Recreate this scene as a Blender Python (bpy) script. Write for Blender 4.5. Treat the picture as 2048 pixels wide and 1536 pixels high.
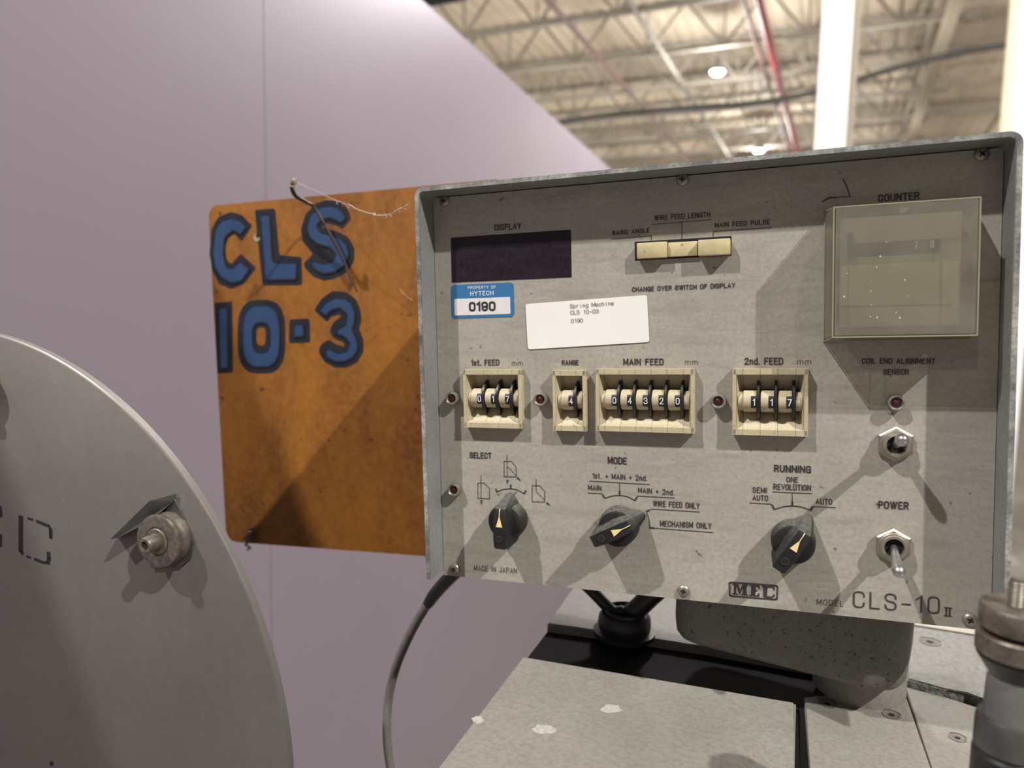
import bpy, bmesh, math, random
import numpy as np
from mathutils import Vector, Matrix, noise
random.seed(7)
S = bpy.context.scene
COL = S.collection
for o in list(bpy.data.objects): bpy.data.objects.remove(o)

# ---------------------------------------------------------------- camera, frames
F = 1471.93; CX, CY = 1024.0, 768.0
CAMZ = 1.75
dwn = np.array([(728-CX)/F, (15460-CY)/F, 1.0]); dwn /= np.linalg.norm(dwn)
xv = 1694.0; yv = CY - ((xv-CX)/F*dwn[0]+dwn[2])/dwn[1]*F
Yw = np.array([(xv-CX)/F, (yv-CY)/F, 1.0]); Yw /= np.linalg.norm(Yw)
Zw = -dwn; Xw = np.cross(Yw, Zw)
RW = np.array([Xw, Yw, Zw])                     # camera vector -> world vector
CP = np.array([0, 0, CAMZ])
def c2w(v): return Vector(RW @ np.array(v, float))
cam = bpy.data.cameras.new('camera'); camo = bpy.data.objects.new('camera', cam); COL.objects.link(camo)
m = Matrix.Identity(4)
for i, v in enumerate([(1,0,0), (0,-1,0), (0,0,-1)]):
    w = c2w(v)
    for r in range(3): m[r][i] = w[r]
for r in range(3): m[r][3] = CP[r]
camo.matrix_world = m
cam.sensor_width = 36; cam.sensor_fit = 'HORIZONTAL'; cam.lens = 36*F/2048; cam.clip_start = .02; cam.clip_end = 300
cam.dof.use_dof = True; cam.dof.focus_distance = 0.40; cam.dof.aperture_fstop = 7.0
S.camera = camo

# control box frame: x to the right, y into the box, z up, origin at the upper left panel screw
yaw, pit, rol = 3.475e-1, 7.54e-2, -2.17e-2
def _R(a, b, c):
    Ry = np.array([[math.cos(a),0,math.sin(a)],[0,1,0],[-math.sin(a),0,math.cos(a)]])
    Rx = np.array([[1,0,0],[0,math.cos(b),-math.sin(b)],[0,math.sin(b),math.cos(b)]])
    Rz = np.array([[math.cos(c),-math.sin(c),0],[math.sin(c),math.cos(c),0],[0,0,1]])
    return Rz@Rx@Ry
R = _R(yaw, pit, rol); T0 = np.array([-.0409, -.1104, .4434])
LX, LY, LZ = R[:,0], R[:,2], -R[:,1]
BOX = Matrix.Identity(4)
for i, v in enumerate((LX, LY, LZ)):
    w = RW@v
    for r in range(3): BOX[r][i] = w[r]
w = RW@T0+CP
for r in range(3): BOX[r][3] = w[r]
def b2w(x, y, z): return BOX @ Vector((x, y, z))

# ---------------------------------------------------------------- world and lamps
wd = bpy.data.worlds.new('hall_air'); S.world = wd; wd.use_nodes = True
bg = wd.node_tree.nodes['Background']; bg.inputs[0].default_value = (1.0, .93, .86, 1); bg.inputs[1].default_value = .18
def lamp(name, loc, power, size, col=(1, .97, .92)):
    l = bpy.data.lights.new(name, 'POINT'); l.energy = power; l.shadow_soft_size = size; l.color = col
    o = bpy.data.objects.new(name, l); COL.objects.link(o); o.location = loc; return o
pc = Vector((.14, 0, -.11))
def along(d, dist): return BOX @ (pc + Vector(d).normalized()*dist)
lamp('high_bay_lamp_right', along((1.70, -1, 1.85), 7.6), 2550, .06)
lamp('high_bay_lamp_left', along((-.86, -1, 1.75), 6.2), 1420, .06)
S.view_settings.view_transform = 'Standard'; S.view_settings.look = 'None'
S.view_settings.gamma = 1; S.view_settings.use_curve_mapping = False; S.view_settings.exposure = 0.0

# ---------------------------------------------------------------- helpers
def ray(px, py):
    return RW @ np.array([(px-CX)/F, (py-CY)/F, 1.0])
def atz(px, py, z):
    d = ray(px, py); t = (z-CAMZ)/d[2]; return Vector(CP+d*t)
def aty(px, py, y):
    d = ray(px, py); t = y/d[1]; return Vector(CP+d*t)
def atx(px, py, x):
    d = ray(px, py); t = x/d[0]; return Vector(CP+d*t)
BI = BOX.inverted()
cam_l = BI @ Vector(CP)
def L(px, py, out=0.0):                          # point of the panel's own plane (metres), 'out' in front of it
    d = BI.to_3x3() @ Vector(ray(px, py)); t = (-out-cam_l.y)/d.y
    p = cam_l + d*t; return p.x, p.z
def L3(px, py, out=0.0):
    x, z = L(px, py, out); return Vector((x, -out, z))

def prop(o, label=None, cat=None, group=None, kind=None):
    if label: o['label'] = label
    if cat: o['category'] = cat
    if group: o['group'] = group
    if kind: o['kind'] = kind
    return o
def obj(name, bm, m, parent=None, loc=None, smooth=True, sharp=35):
    me = bpy.data.meshes.new(name)
    if isinstance(bm, bmesh.types.BMesh):
        bmesh.ops.recalc_face_normals(bm, faces=bm.faces[:]) if bm.faces else None
        bm.to_mesh(me); bm.free()
    else: me = bm
    if smooth:
        me.polygons.foreach_set('use_smooth', [True]*len(me.polygons))
        me.set_sharp_from_angle(angle=math.radians(sharp))
    if m: 
        me.materials.clear(); me.materials.append(m)
    o = bpy.data.objects.new(name, me); COL.objects.link(o)
    if parent: o.parent = parent
    if loc is not None: o.location = loc
    return o
def empty(name, mat=None, loc=None):
    o = bpy.data.objects.new(name, None); COL.objects.link(o); o.empty_display_size = .02
    if mat is not None: o.matrix_world = mat
    if loc is not None: o.location = loc
    return o
def dup(o, loc=None, parent=None, rec=True):
    c = o.copy(); COL.objects.link(c)
    if parent is not None: c.parent = parent
    if loc is not None: c.location = loc
    if rec:
        for ch in list(o.children):
            dup(ch, None, c)
    return c
BM = bmesh.new
def box(bm, x0, x1, y0, y1, z0, z1, bev=0, seg=2):
    r = bmesh.ops.create_cube(bm, size=1)
    vs = r['verts']
    for v in vs:
        v.co = Vector(((x0+x1)/2+v.co.x*(x1-x0), (y0+y1)/2+v.co.y*(y1-y0), (z0+z1)/2+v.co.z*(z1-z0)))
    if bev:
        es = list({e for v in vs for e in v.link_edges})
        bmesh.ops.bevel(bm, geom=es, offset=bev, segments=seg, affect='EDGES', profile=.5)
    return bm
def frame(axis):
    a = Vector(axis).normalized(); u = a.orthogonal().normalized()
    if abs(a.z) < .9: u = (Vector((0,0,1))-a*a.z).normalized()
    return a, u, a.cross(u)
def lathe(bm, origin, axis, prof, n=32, cap0=True, cap1=True, ph=0):      # prof: (radius, distance along axis)
    a, u, v = frame(axis); O = Vector(origin); rings = []
    for r, t in prof:
        if r < 1e-7: rings.append([bm.verts.new(O+a*t)]); continue
        rings.append([bm.verts.new(O+a*t+(u*math.cos(ph+2*math.pi*k/n)+v*math.sin(ph+2*math.pi*k/n))*r) for k in range(n)])
    for A, B in zip(rings, rings[1:]):
        for k in range(n):
            k2 = (k+1) % n
            if len(A) == 1 and len(B) == 1: continue
            if len(A) == 1: bm.faces.new((A[0], B[k], B[k2]))
            elif len(B) == 1: bm.faces.new((A[k], B[0], A[k2]))
            else: bm.faces.new((A[k], B[k], B[k2], A[k2]))
    if cap0 and len(rings[0]) > 1: bm.faces.new(rings[0])
    if cap1 and len(rings[-1]) > 1: bm.faces.new(rings[-1])
    return bm
def tube(bm, pts, rad, n=12, closed_ends=True, smooth=0):
    pts = [Vector(p) for p in pts]
    rad = rad if isinstance(rad, (list, tuple)) else [rad]*len(pts)
    if smooth:
        q = []; rr = []
        for i in range(len(pts)-1):
            p0 = pts[max(i-1,0)]; p1 = pts[i]; p2 = pts[i+1]; p3 = pts[min(i+2,len(pts)-1)]
            for k in range(smooth):
                t = k/smooth
                q.append(.5*((2*p1)+(p2-p0)*t+(2*p0-5*p1+4*p2-p3)*t*t+(3*p1-p0-3*p2+p3)*t**3)); rr.append(rad[i]*(1-t)+rad[i+1]*t)
        q.append(pts[-1]); rr.append(rad[-1]); pts, rad = q, rr
    t0 = (pts[1]-pts[0]).normalized(); u = t0.orthogonal().normalized(); rings = []
    for i, p in enumerate(pts):
        t = ((pts[min(i+1,len(pts)-1)]-pts[i]).normalized()+(pts[i]-pts[max(i-1,0)]).normalized()).normalized()
        u = (u-t*u.dot(t)).normalized(); v = t.cross(u)
        rings.append([bm.verts.new(p+(u*math.cos(2*math.pi*k/n)+v*math.sin(2*math.pi*k/n))*rad[i]) for k in range(n)])
    for A, B in zip(rings, rings[1:]):
        for k in range(n): bm.faces.new((A[k], B[k], B[(k+1)%n], A[(k+1)%n]))
    if closed_ends: bm.faces.new(rings[0]); bm.faces.new(rings[-1])
    return bm
def prism(bm, poly, f0, f1):                     # f0, f1 map a 2-D point to the two end faces
    a = [bm.verts.new(f0(*p)) for p in poly]; b = [bm.verts.new(f1(*p)) for p in poly]
    n = len(poly)
    bm.faces.new(a); bm.faces.new(b[::-1])
    for k in range(n): bm.faces.new((a[k], b[k], b[(k+1)%n], a[(k+1)%n]))
    return bm
def flat(bm, poly, out):                         # panel-plane polygon (x,z) with a paint film's thickness
    return prism(bm, poly, lambda x, z: Vector((x, -out, z)), lambda x, z: Vector((x, -out+.00012, z)))
def rrect(x0, x1, z0, z1, r, n=6):
    out = []
    for cx, cz, a in ((x1-r,z1-r,0),(x0+r,z1-r,90),(x0+r,z0+r,180),(x1-r,z0+r,270)):
        for k in range(n+1):
            t = math.radians(a+90*k/n); out.append((cx+r*math.cos(t), cz+r*math.sin(t)))
    return out
def round_poly(pts, r, n=6):
    out = []; N = len(pts); P = [Vector(p) for p in pts]
    for i in range(N):
        rr = r[i] if isinstance(r, (list, tuple)) else r
        p = P[i]; a = (P[i-1]-p); b = (P[(i+1)%N]-p); k = min(rr, a.length*.45, b.length*.45)
        a = p+a.normalized()*k; b = p+b.normalized()*k
        for j in range(n+1):
            t = j/n; out.append(tuple((1-t)**2*a+2*t*(1-t)*p+t*t*b))
    return out

# ---------------------------------------------------------------- materials
def mat(name, base, rough=.5, metal=0, spots=None, cloud=None, bump=None, grain=None, coat=0, spec=.5, emit=None, stretch=None, specks=None, dust=None, streak=None):
    """cloud=(scale, colour, amount) soft variation; grain=(scale, colour, amount) fine; specks=(scale, threshold, colour); bump=(scale, strength, distance)"""
    m = bpy.data.materials.new(name); m.use_nodes = True; nt = m.node_tree; N = nt.nodes; K = nt.links
    P = N['Principled BSDF']; P.inputs['Roughness'].default_value = rough; P.inputs['Metallic'].default_value = metal
    P.inputs['Specular IOR Level'].default_value = spec
    if coat: P.inputs['Coat Weight'].default_value = coat; P.inputs['Coat Roughness'].default_value = .25
    tc = N.new('ShaderNodeTexCoord'); src = tc.outputs['Object']
    if stretch:
        mp = N.new('ShaderNodeMapping'); mp.inputs['Scale'].default_value = stretch; K.new(src, mp.inputs[0]); src2 = mp.outputs[0]
    else: src2 = src
    c = N.new('ShaderNodeRGB'); c.outputs[0].default_value = (*base, 1); cur = c.outputs[0]
    def layer(scale, col, lo, hi, amt, detail=6, s=None, rough=.6):
        nonlocal cur
        t = N.new('ShaderNodeTexNoise'); t.inputs['Scale'].default_value = scale; t.inputs['Detail'].default_value = detail; t.inputs['Roughness'].default_value = rough
        K.new(s or src, t.inputs['Vector'])
        r = N.new('ShaderNodeMapRange'); r.inputs[1].default_value = lo; r.inputs[2].default_value = hi; r.inputs[4].default_value = amt
        K.new(t.outputs['Fac'], r.inputs[0])
        x = N.new('ShaderNodeMix'); x.data_type = 'RGBA'; K.new(r.outputs[0], x.inputs[0]); K.new(cur, x.inputs[6]); x.inputs[7].default_value = (*col, 1)
        cur = x.outputs[2]; return t
    if cloud: layer(cloud[0], cloud[1], .35, .7, cloud[2], s=src2)
    if grain: layer(grain[0], grain[1], .4, .75, grain[2], detail=3)
    if streak:
        mp = N.new('ShaderNodeMapping'); mp.inputs['Scale'].default_value = streak[3]; mp.inputs['Rotation'].default_value = streak[4]; K.new(src, mp.inputs[0])
        layer(streak[0], streak[1], .50, .72, streak[2], detail=8, s=mp.outputs[0], rough=.7)
        mp = N.new('ShaderNodeMapping'); mp.inputs['Scale'].default_value = streak[3]; mp.inputs['Rotation'].default_value = streak[4]; mp.inputs['Location'].default_value = (.5,.5,.5); K.new(src, mp.inputs[0])
        layer(streak[0]*1.4, tuple(min(1, b*1.28) for b in base), .55, .75, streak[2]*.8, detail=8, s=mp.outputs[0], rough=.7)
    if specks: layer(specks[0], specks[2], specks[1], specks[1]+.06, .85, detail=2)
    if dust:                                     # settled dust on faces that look up
        ge = N.new('ShaderNodeNewGeometry'); sx = N.new('ShaderNodeSeparateXYZ'); K.new(ge.outputs['Normal'], sx.inputs[0])
        r = N.new('ShaderNodeMapRange'); r.inputs[1].default_value = dust[2]; r.inputs[2].default_value = dust[3]; r.inputs[4].default_value = dust[1]; K.new(sx.outputs['Z'], r.inputs[0])
        t = N.new('ShaderNodeTexNoise'); t.inputs['Scale'].default_value = 500; t.inputs['Detail'].default_value = 4; K.new(src, t.inputs['Vector'])
        mm = N.new('ShaderNodeMath'); mm.operation = 'MULTIPLY'; K.new(r.outputs[0], mm.inputs[0]); m2 = N.new('ShaderNodeMapRange'); m2.inputs[1].default_value = .3; m2.inputs[2].default_value = .65; m2.inputs[3].default_value = .35; K.new(t.outputs['Fac'], m2.inputs[0]); K.new(m2.outputs[0], mm.inputs[1])
        x = N.new('ShaderNodeMix'); x.data_type = 'RGBA'; K.new(mm.outputs[0], x.inputs[0]); K.new(cur, x.inputs[6]); x.inputs[7].default_value = (*dust[0], 1); cur = x.outputs[2]
    K.new(cur, P.inputs['Base Color'])
    if bump:
        t = N.new('ShaderNodeTexNoise'); t.inputs['Scale'].default_value = bump[0]; t.inputs['Detail'].default_value = 4
        K.new(src, t.inputs['Vector'])
        b = N.new('ShaderNodeBump'); b.inputs['Strength'].default_value = bump[1]; b.inputs['Distance'].default_value = bump[2]
        K.new(t.outputs['Fac'], b.inputs['Height']); K.new(b.outputs[0], P.inputs['Normal'])
    if emit:
        P.inputs['Emission Color'].default_value = (*emit[0], 1); P.inputs['Emission Strength'].default_value = emit[1]
    return m
M = {}
M['face'] = mat('grey_enamel_face', (.40,.375,.32), .55, 0, cloud=(12,(.26,.245,.215),.6), grain=(420,(.25,.235,.205),.6), specks=(150,.68,(.10,.093,.082)), bump=(500,.15,.0004), streak=(60,(.2,.19,.165),.55,(.35,1,2.2),(0,-.35,0)))
M['shell'] = mat('grey_cast_shell', (.24,.25,.245), .55, .15, cloud=(30,(.15,.155,.15),.5), grain=(500,(.36,.36,.34),.5), bump=(600,.3,.0004))
M['rim'] = mat('worn_bare_edge', (.50,.49,.45), .5, .3, cloud=(170,(.10,.10,.10),1.0), grain=(500,(.10,.10,.10),.7), bump=(700,.4,.0004), stretch=(.35,1,.35))
M['ink'] = mat('dark_print', (.028,.026,.028), .6, grain=(900,(.09,.085,.08),.6))
M['ink2'] = mat('label_print', (.02,.02,.022), .6)
M['white_ink'] = mat('white_print', (.75,.8,.85), .6)
M['display'] = mat('dark_display_filter', (.013,.008,.015), .3, grain=(300,(.05,.04,.05),.25), cloud=(40,(.03,.024,.028),.4), stretch=(1,1,4), spec=.25)
M['cream'] = mat('aged_cream_plastic', (.53,.46,.31), .5, cloud=(60,(.42,.36,.235),.6), grain=(700,(.33,.28,.185),.5), bump=(600,.15,.0003), specks=(320,.70,(.2,.17,.12)))
M['button'] = mat('aged_yellow_button', (.62,.53,.30), .45, cloud=(90,(.36,.3,.17),.7), specks=(250,.66,(.16,.13,.08)), bump=(500,.15,.0002))
M['black'] = mat('black_plastic', (.012,.012,.013), .4, grain=(500,(.05,.05,.05),.4))
M['knob'] = mat('dusty_black_knob', (.013,.013,.014), .5, cloud=(110,(.035,.034,.031),.6), grain=(900,(.03,.029,.027),.5), dust=((.20,.19,.165),.6,.25,.85), spec=.2)
M['arrow'] = mat('pointer_paint', (.8,.62,.3), .5)
M['screw'] = mat('nickel_screw', (.36,.335,.3), .42, .7, cloud=(200,(.22,.19,.16),.7))
M['chrome'] = mat('nickel_plating', (.42,.385,.32), .42, .8, cloud=(150,(.4,.35,.27),.6))
M['steelball'] = mat('polished_lever', (.6,.6,.6), .3, .95, grain=(500,(.35,.35,.35),.5))
M['red'] = mat('red_lamp_lens', (.06,.006,.009), .35)
M['blue'] = mat('blue_tag', (.03,.15,.34), .45, grain=(300,(.06,.2,.36),.3))
M['tagwhite'] = mat('tag_white', (.72,.69,.69), .5, grain=(300,(.6,.57,.56),.4))
M['label'] = mat('white_label_paper', (.84,.83,.79), .55, cloud=(30,(.76,.75,.72),.5))
M['board'] = mat('amber_phenolic_board', (.30,.112,.012), .5, cloud=(26,(.13,.043,.009),.85), grain=(190,(.40,.165,.03),.45), specks=(85,.665,(.07,.026,.01)), stretch=(1,1,.4), bump=(90,.1,.0006))
M['outline'] = mat('marker_outline', (.014,.016,.026), .6, cloud=(60,(.04,.036,.034),.4), spec=.25)
M['bluepaint'] = mat('marker_blue', (.017,.05,.135), .5, cloud=(50,(.035,.075,.15),.5))
M['wire'] = mat('rusty_dark_wire', (.05,.042,.035), .5, .5, cloud=(120,(.13,.1,.07),.6))
M['wiretip'] = mat('pale_wire_tip', (.34,.3,.2), .6)
M['web'] = mat('cobweb_silk', (.55,.45,.38), .8)
M['unit'] = mat('counter_unit_plastic', (.27,.25,.17), .6)
M['unitdark'] = mat('counter_unit_black', (.03,.032,.033), .5)
M['hole'] = mat('dark_opening', (.008,.008,.008), .9)
M['casting'] = mat('pitted_casting', (.16,.15,.13), .65, .1, cloud=(30,(.10,.095,.085),.7), grain=(300,(.2,.19,.165),.5), specks=(430,.62,(.03,.028,.026)), bump=(260,.5,.0008))
M['plate'] = mat('grey_hammertone_plate', (.265,.248,.215), .6, 0, cloud=(14,(.195,.184,.16),.75), grain=(330,(.15,.142,.125),.6), specks=(160,.73,(.06,.055,.05)), bump=(330,.6,.0007))
M['plate_d'] = mat('dark_crackle_plate', (.2,.2,.18), .5, .1, cloud=(14,(.13,.125,.115),.6), grain=(300,(.29,.29,.27),.5), bump=(230,1.0,.0025))
M['barsteel'] = mat('ground_steel_bar', (.55,.52,.46), .35, .5, grain=(300,(.4,.38,.33),.5))
M['rubber'] = mat('black_rubber', (.014,.013,.014), .42, cloud=(60,(.03,.028,.027),.5))
M['trough'] = mat('dark_trough', (.014,.011,.012), .8, spec=.15, cloud=(12,(.022,.018,.018),.5))  # near-black bed colour, visible in the gaps between the plates
M['cable'] = mat('dusty_grey_cable', (.19,.18,.165), .6, cloud=(50,(.2,.18,.15),.6), grain=(400,(.07,.065,.06),.5))
M['disc'] = mat('brushed_steel_disc', (.20,.185,.17), .45, .6, cloud=(9,(.15,.135,.125),.6), grain=(150,(.24,.225,.2),.3), bump=(400,.08,.0003), specks=(90,.74,(.45,.43,.38)))
M['discedge'] = mat('bright_disc_edge', (.20,.19,.175), .45, .4)
M['boltsteel'] = mat('worn_bolt_steel', (.17,.15,.125), .45, .6, cloud=(60,(.11,.09,.07),.8), grain=(300,(.5,.45,.38),.3))
M['darksteel'] = mat('oiled_dark_steel', (.09,.088,.084), .35, .6, cloud=(60,(.2,.19,.18),.5))
M['wall'] = mat('lilac_sheet_wall', (.235,.197,.232), .40, 0, cloud=(2.2,(.21,.176,.208),.5), bump=(900,.04,.0005))
M['deck'] = mat('ceiling_deck_sheet', (.72,.62,.49), .6, 0, cloud=(.6,(.62,.54,.43),.5))
M['joist'] = mat('grey_joist_paint', (.36,.33,.285), .55, 0, cloud=(2,(.30,.275,.24),.5))
M['beam'] = mat('cream_beam_column_shade', (.5,.44,.35), .5)
M['column'] = mat('white_column_paint', (.9,.89,.85), .5)
M['columnc'] = mat('cream_column_paint', (.78,.68,.48), .5)
M['redpipe'] = mat('red_sprinkler_pipe', (.30,.045,.06), .45)
M['thinpipe'] = mat('brown_brace_pipe', (.22,.13,.12), .5)
M['conduit'] = mat('dark_conduit', (.10,.10,.095), .5)
M['floor'] = mat('concrete_floor', (.30,.28,.26), .7, cloud=(1.5,(.1,.09,.085),.6))
M['lampshell'] = mat('lamp_shell', (.3,.3,.3), .5)
M['glow'] = mat('lamp_glow', (1,1,1), .5, emit=((1,.98,.94), 40))
def cover_mat():
    m = bpy.data.materials.new('yellowed_clear_cover'); m.use_nodes = True; nt = m.node_tree; N = nt.nodes; K = nt.links
    P = N['Principled BSDF']; P.inputs['Base Color'].default_value = (.235,.222,.18,1); P.inputs['Roughness'].default_value = .4
    tr = N.new('ShaderNodeBsdfTransparent'); tr.inputs[0].default_value = (.93,.9,.76,1)
    mx = N.new('ShaderNodeMixShader'); tc = N.new('ShaderNodeTexCoord'); t = N.new('ShaderNodeTexNoise'); t.inputs['Scale'].default_value = 45; t.inputs['Detail'].default_value = 6
    r = N.new('ShaderNodeMapRange'); r.inputs[1].default_value = .3; r.inputs[2].default_value = .75; r.inputs[3].default_value = .46; r.inputs[4].default_value = .74
    K.new(tc.outputs['Object'], t.inputs['Vector']); K.new(t.outputs['Fac'], r.inputs[0]); K.new(r.outputs[0], mx.inputs[0])
    K.new(tr.outputs[0], mx.inputs[1]); K.new(P.outputs[0], mx.inputs[2]); K.new(mx.outputs[0], N['Material Output'].inputs['Surface'])
    return m
M['cover'] = cover_mat()

# ================================================================ SETTING
# floor
bm = BM(); box(bm, -60, 60, -60, 62, -.1, 0); prop(obj('floor', bm, M['floor']), kind='structure')
# lilac partition wall: its straight top edge runs away from the camera
ZT = CAMZ+.70
pA = atz(1052, 186, ZT)
d = ray(1548, CY - ((1548-CX)/F*dwn[0]+dwn[2])/dwn[1]*F); wdir = Vector((d[0], d[1], 0)).normalized()
wn = Vector((wdir.y, -wdir.x, 0))                # towards the camera side
def wall_hit(px, py):
    d = Vector(ray(px, py)); p = Vector(CP); t = (pA-p).dot(wn)/d.dot(wn); return p+d*t
s_seam = (wall_hit(532, 400)-pA).dot(wdir)
def wpanel(s0, s1, name):
    o = pA.copy(); o.z = 0
    bm = BM(); box(bm, s0, s1, -.05, 0, 0, ZT, .0008, 1)
    mw = Matrix(((wdir.x, wn.x, 0, o.x), (wdir.y, wn.y, 0, o.y), (0,0,1,0), (0,0,0,1)))
    bm.transform(mw); return obj(name, bm, M['wall'])
wl = empty('wall_left', loc=(0,0,0)); prop(wl, kind='structure')
for a, b in ((s_seam-1.2*3, s_seam-2.402), (s_seam-2.4, s_seam-1.202), (s_seam-1.2, s_seam-.0005), (s_seam+.0005, s_seam+2.4), (s_seam+2.402, s_seam+4.8), (s_seam+4.802, s_seam+7.2)):
    wpanel(a, b, 'wall_panel').parent = wl
# roof: corrugated deck, sloping slightly down with distance
SL = math.tan(math.radians(1.45)); HJ = CAMZ+6.0
def roofz(y): return HJ + 1.12 - SL*(y-15)
bm = BM(); x = -24.0; prof = []
while x < 4.4:
    prof += [(x, 0), (x+.16, 0), (x+.20, .03), (x+.30, .03)]; x += .34
for i in range(len(prof)-1):
    (xa, za), (xb, zb) = prof[i], prof[i+1]
    vs = [bm.verts.new((xa, 3, roofz(3)+za)), bm.verts.new((xb, 3, roofz(3)+zb)), bm.verts.new((xb, 60, roofz(60)+zb)), bm.verts.new((xa, 60, roofz(60)+za))]
    bm.faces.new(vs)
bmesh.ops.remove_doubles(bm, verts=bm.verts[:], dist=1e-4)
prop(obj('ceiling', bm, M['deck'], smooth=False), kind='structure')
bm = BM()
for i in range(1):
    vs = [bm.verts.new(p) for p in ((4.2, 3, roofz(3)-.1), (16, 3, roofz(3)-.6), (16, 60, roofz(60)-.6), (4.2, 60, roofz(60)-.1))]; bm.faces.new(vs)
prop(obj('ceiling_right', bm, M['deck'], smooth=False), kind='structure')
bm = BM(); box(bm, -24, 16, 60, 60.2, 0, roofz(60)+.3); prop(obj('wall_far', bm, M['deck']), kind='structure')

# joists
BAYX0, BAYX1 = -15.3, 2.0
ys = [8.0, 10.3, 12.7, 15.0, 17.4, 19.8, 22.2, 24.6, 27.0, 29.4, 31.8, 34.2, 36.6]
P_ = 1.75
def bar(bm, a, b, w, h):
    a, b = Vector(a), Vector(b); t, u, v = frame(b-a)
    vs = [bm.verts.new(p+u*sx*h/2+v*sy*w/2) for p in (a, b) for sx, sy in ((-1,-1),(1,-1),(1,1),(-1,1))]
    for q in ((0,1,2,3),(7,6,5,4),(0,4,5,1),(1,5,6,2),(2,6,7,3),(3,7,4,0)): bm.faces.new([vs[i] for i in q])
ord_ = ['nearest', 'second', 'third', 'fourth', 'fifth', 'sixth', 'seventh', 'eighth', 'ninth', 'tenth', 'eleventh', 'twelfth', 'thirteenth']
D_ = 1.08
bm = BM(); bar(bm, (BAYX0,0,0), (BAYX1,0,0), .11, .05); box(bm, BAYX0, BAYX1, -.06, -.045, 0, .06); box(bm, BAYX0, BAYX1, .045, .06, 0, .06); me_bot = obj('bottom_chord', bm, M['joist'])
bm = BM(); bar(bm, (BAYX0,0,D_), (BAYX1,0,D_), .12, .07); me_top = obj('top_chord', bm, M['joist'])
bm = BM(); bar(bm, (0,0,0), (P_/2,0,D_), .055, .055); me_w1 = obj('web_bar', bm, M['joist'])
bm = BM(); bar(bm, (0,0,0), (-P_/2,0,D_), .055, .055); me_w2 = obj('web_bar', bm, M['joist'])
bm = BM(); bar(bm, (0,0,0), (0,0,D_), .035, .035); me_w3 = obj('web_bar', bm, M['joist'])
protos = [me_bot, me_top, me_w1, me_w2, me_w3]
nw = int((BAYX1-BAYX0)/P_)
for j, y in enumerate(ys):
    r = empty('roof_joist', loc=(0, y, HJ-SL*(y-15)))
    prop(r, 'grey open-web steel roof joist, %s row visible from the top of the picture down' % ord_[j] if j else 'grey open-web steel roof joist nearest to the viewer', 'roof joist', 'open-web joists under the roof')
    dup(me_bot, (0,0,0), r); dup(me_top, (0,0,0), r)
    if y < 25:
        for k in range(nw+1):
            x = BAYX0+.2+k*P_
            for q in (me_w1, me_w2, me_w3):
                if x > BAYX1-.9 and q is me_w1: continue
                if x < BAYX0+.9 and q is me_w2: continue
                dup(q, (x, 0, 0), r)
    else:
        bm = BM()
        for k in range(nw+1):
            x = BAYX0+.2+k*P_
            if x < BAYX1-.9: bar(bm, (x,0,0), (x+P_/2,0,D_), .055, .055)
            if x > BAYX0+.9: bar(bm, (x,0,0), (x-P_/2,0,D_), .055, .055)
            bar(bm, (x,0,0), (x,0,D_), .035, .035)
        obj('web_lattice', bm, M['joist'], r)['kind'] = 'stuff'
for q in protos: bpy.data.objects.remove(q)
def zroof(y, h): return HJ+h-SL*(y-15)
# girder along the hall: cream flange with a lattice beside it
g = empty('roof_girder', loc=(0,0,0)); prop(g, 'cream steel roof girder running away between the two white columns', 'girder')
X1 = atz(1906, 0, HJ)
bm = BM(); bar(bm, (X1.x+.03, 6, zroof(6,-.1)), (X1.x+.03, 58, zroof(58,-.1)), .24, .10); obj('bottom_flange', bm, M['beam'], g)
bm = BM(); bar(bm, (X1.x+.03, 6, zroof(6,.95)), (X1.x+.03, 58, zroof(58,.95)), .24, .10); obj('top_flange', bm, M['beam'], g)
bm = BM(); bar(bm, (X1.x-.24, 6, zroof(6,.2)), (X1.x-.24, 58, zroof(58,.2)), .08, .08); obj('side_rail', bm, M['joist'], g)
bm = BM(); bar(bm, (X1.x-.42, 6, zroof(6,.5)), (X1.x-.42, 58, zroof(58,.5)), .06, .06); obj('side_rail', bm, M['joist'], g)
y = 7.0
while y < 40:
    bm = BM(); bar(bm, (X1.x+.03, y, zroof(y,-.1)), (X1.x+.03, y+1.2, zroof(y+1.2,.95)), .05, .05); obj('web_bar', bm, M['joist'], g)
    y += 2.4
# purlins of the bay to the right
for k, y in enumerate((11.0, 13.6, 16.2, 18.8, 21.4, 24.0, 27.0)):
    bm = BM(); bar(bm, (X1.x+.15, y, zroof(y, .75)), (9.5, y, zroof(y, .75)-.3), .09, .16)
    prop(obj('roof_purlin', bm, M['beam'] if k % 2 else M['joist']), '%s purlin under the smooth roof bay to the right of the cream girder' % ('brown-grey' if k % 2 == 0 else 'cream') + ', row %s' % ord_[k], 'purlin', 'purlins right of the girder')
# pipes along the hall
def long_pipe(name, px, h, r, m, label, cat, n=14, y0=6):
    p = atz(px, 0, HJ+h)
    bm = BM(); tube(bm, [(p.x, y0, zroof(y0,h)), (p.x, 56, zroof(56,h))], r, n)
    o = obj(name, bm, m); prop(o, label, cat); return p.x
xr = long_pipe('sprinkler_pipe', 1517, -.25, .085, M['redpipe'], 'thick dark red sprinkler pipe running away left of the white column', 'pipe')
long_pipe('bracing_pipe', 1487, -.02, .045, M['thinpipe'], 'thin reddish brace pipe close beside the thick red pipe', 'pipe')
long_pipe('bracing_pipe', 1255, -.02, .055, M['joist'], 'grey brace rod crossing the joists midway over the picture', 'brace')
long_pipe('bracing_pipe', 1092, -.02, .06, M['thinpipe'], 'reddish brown brace rod crossing the joists just right of the lilac wall', 'brace')
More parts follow.
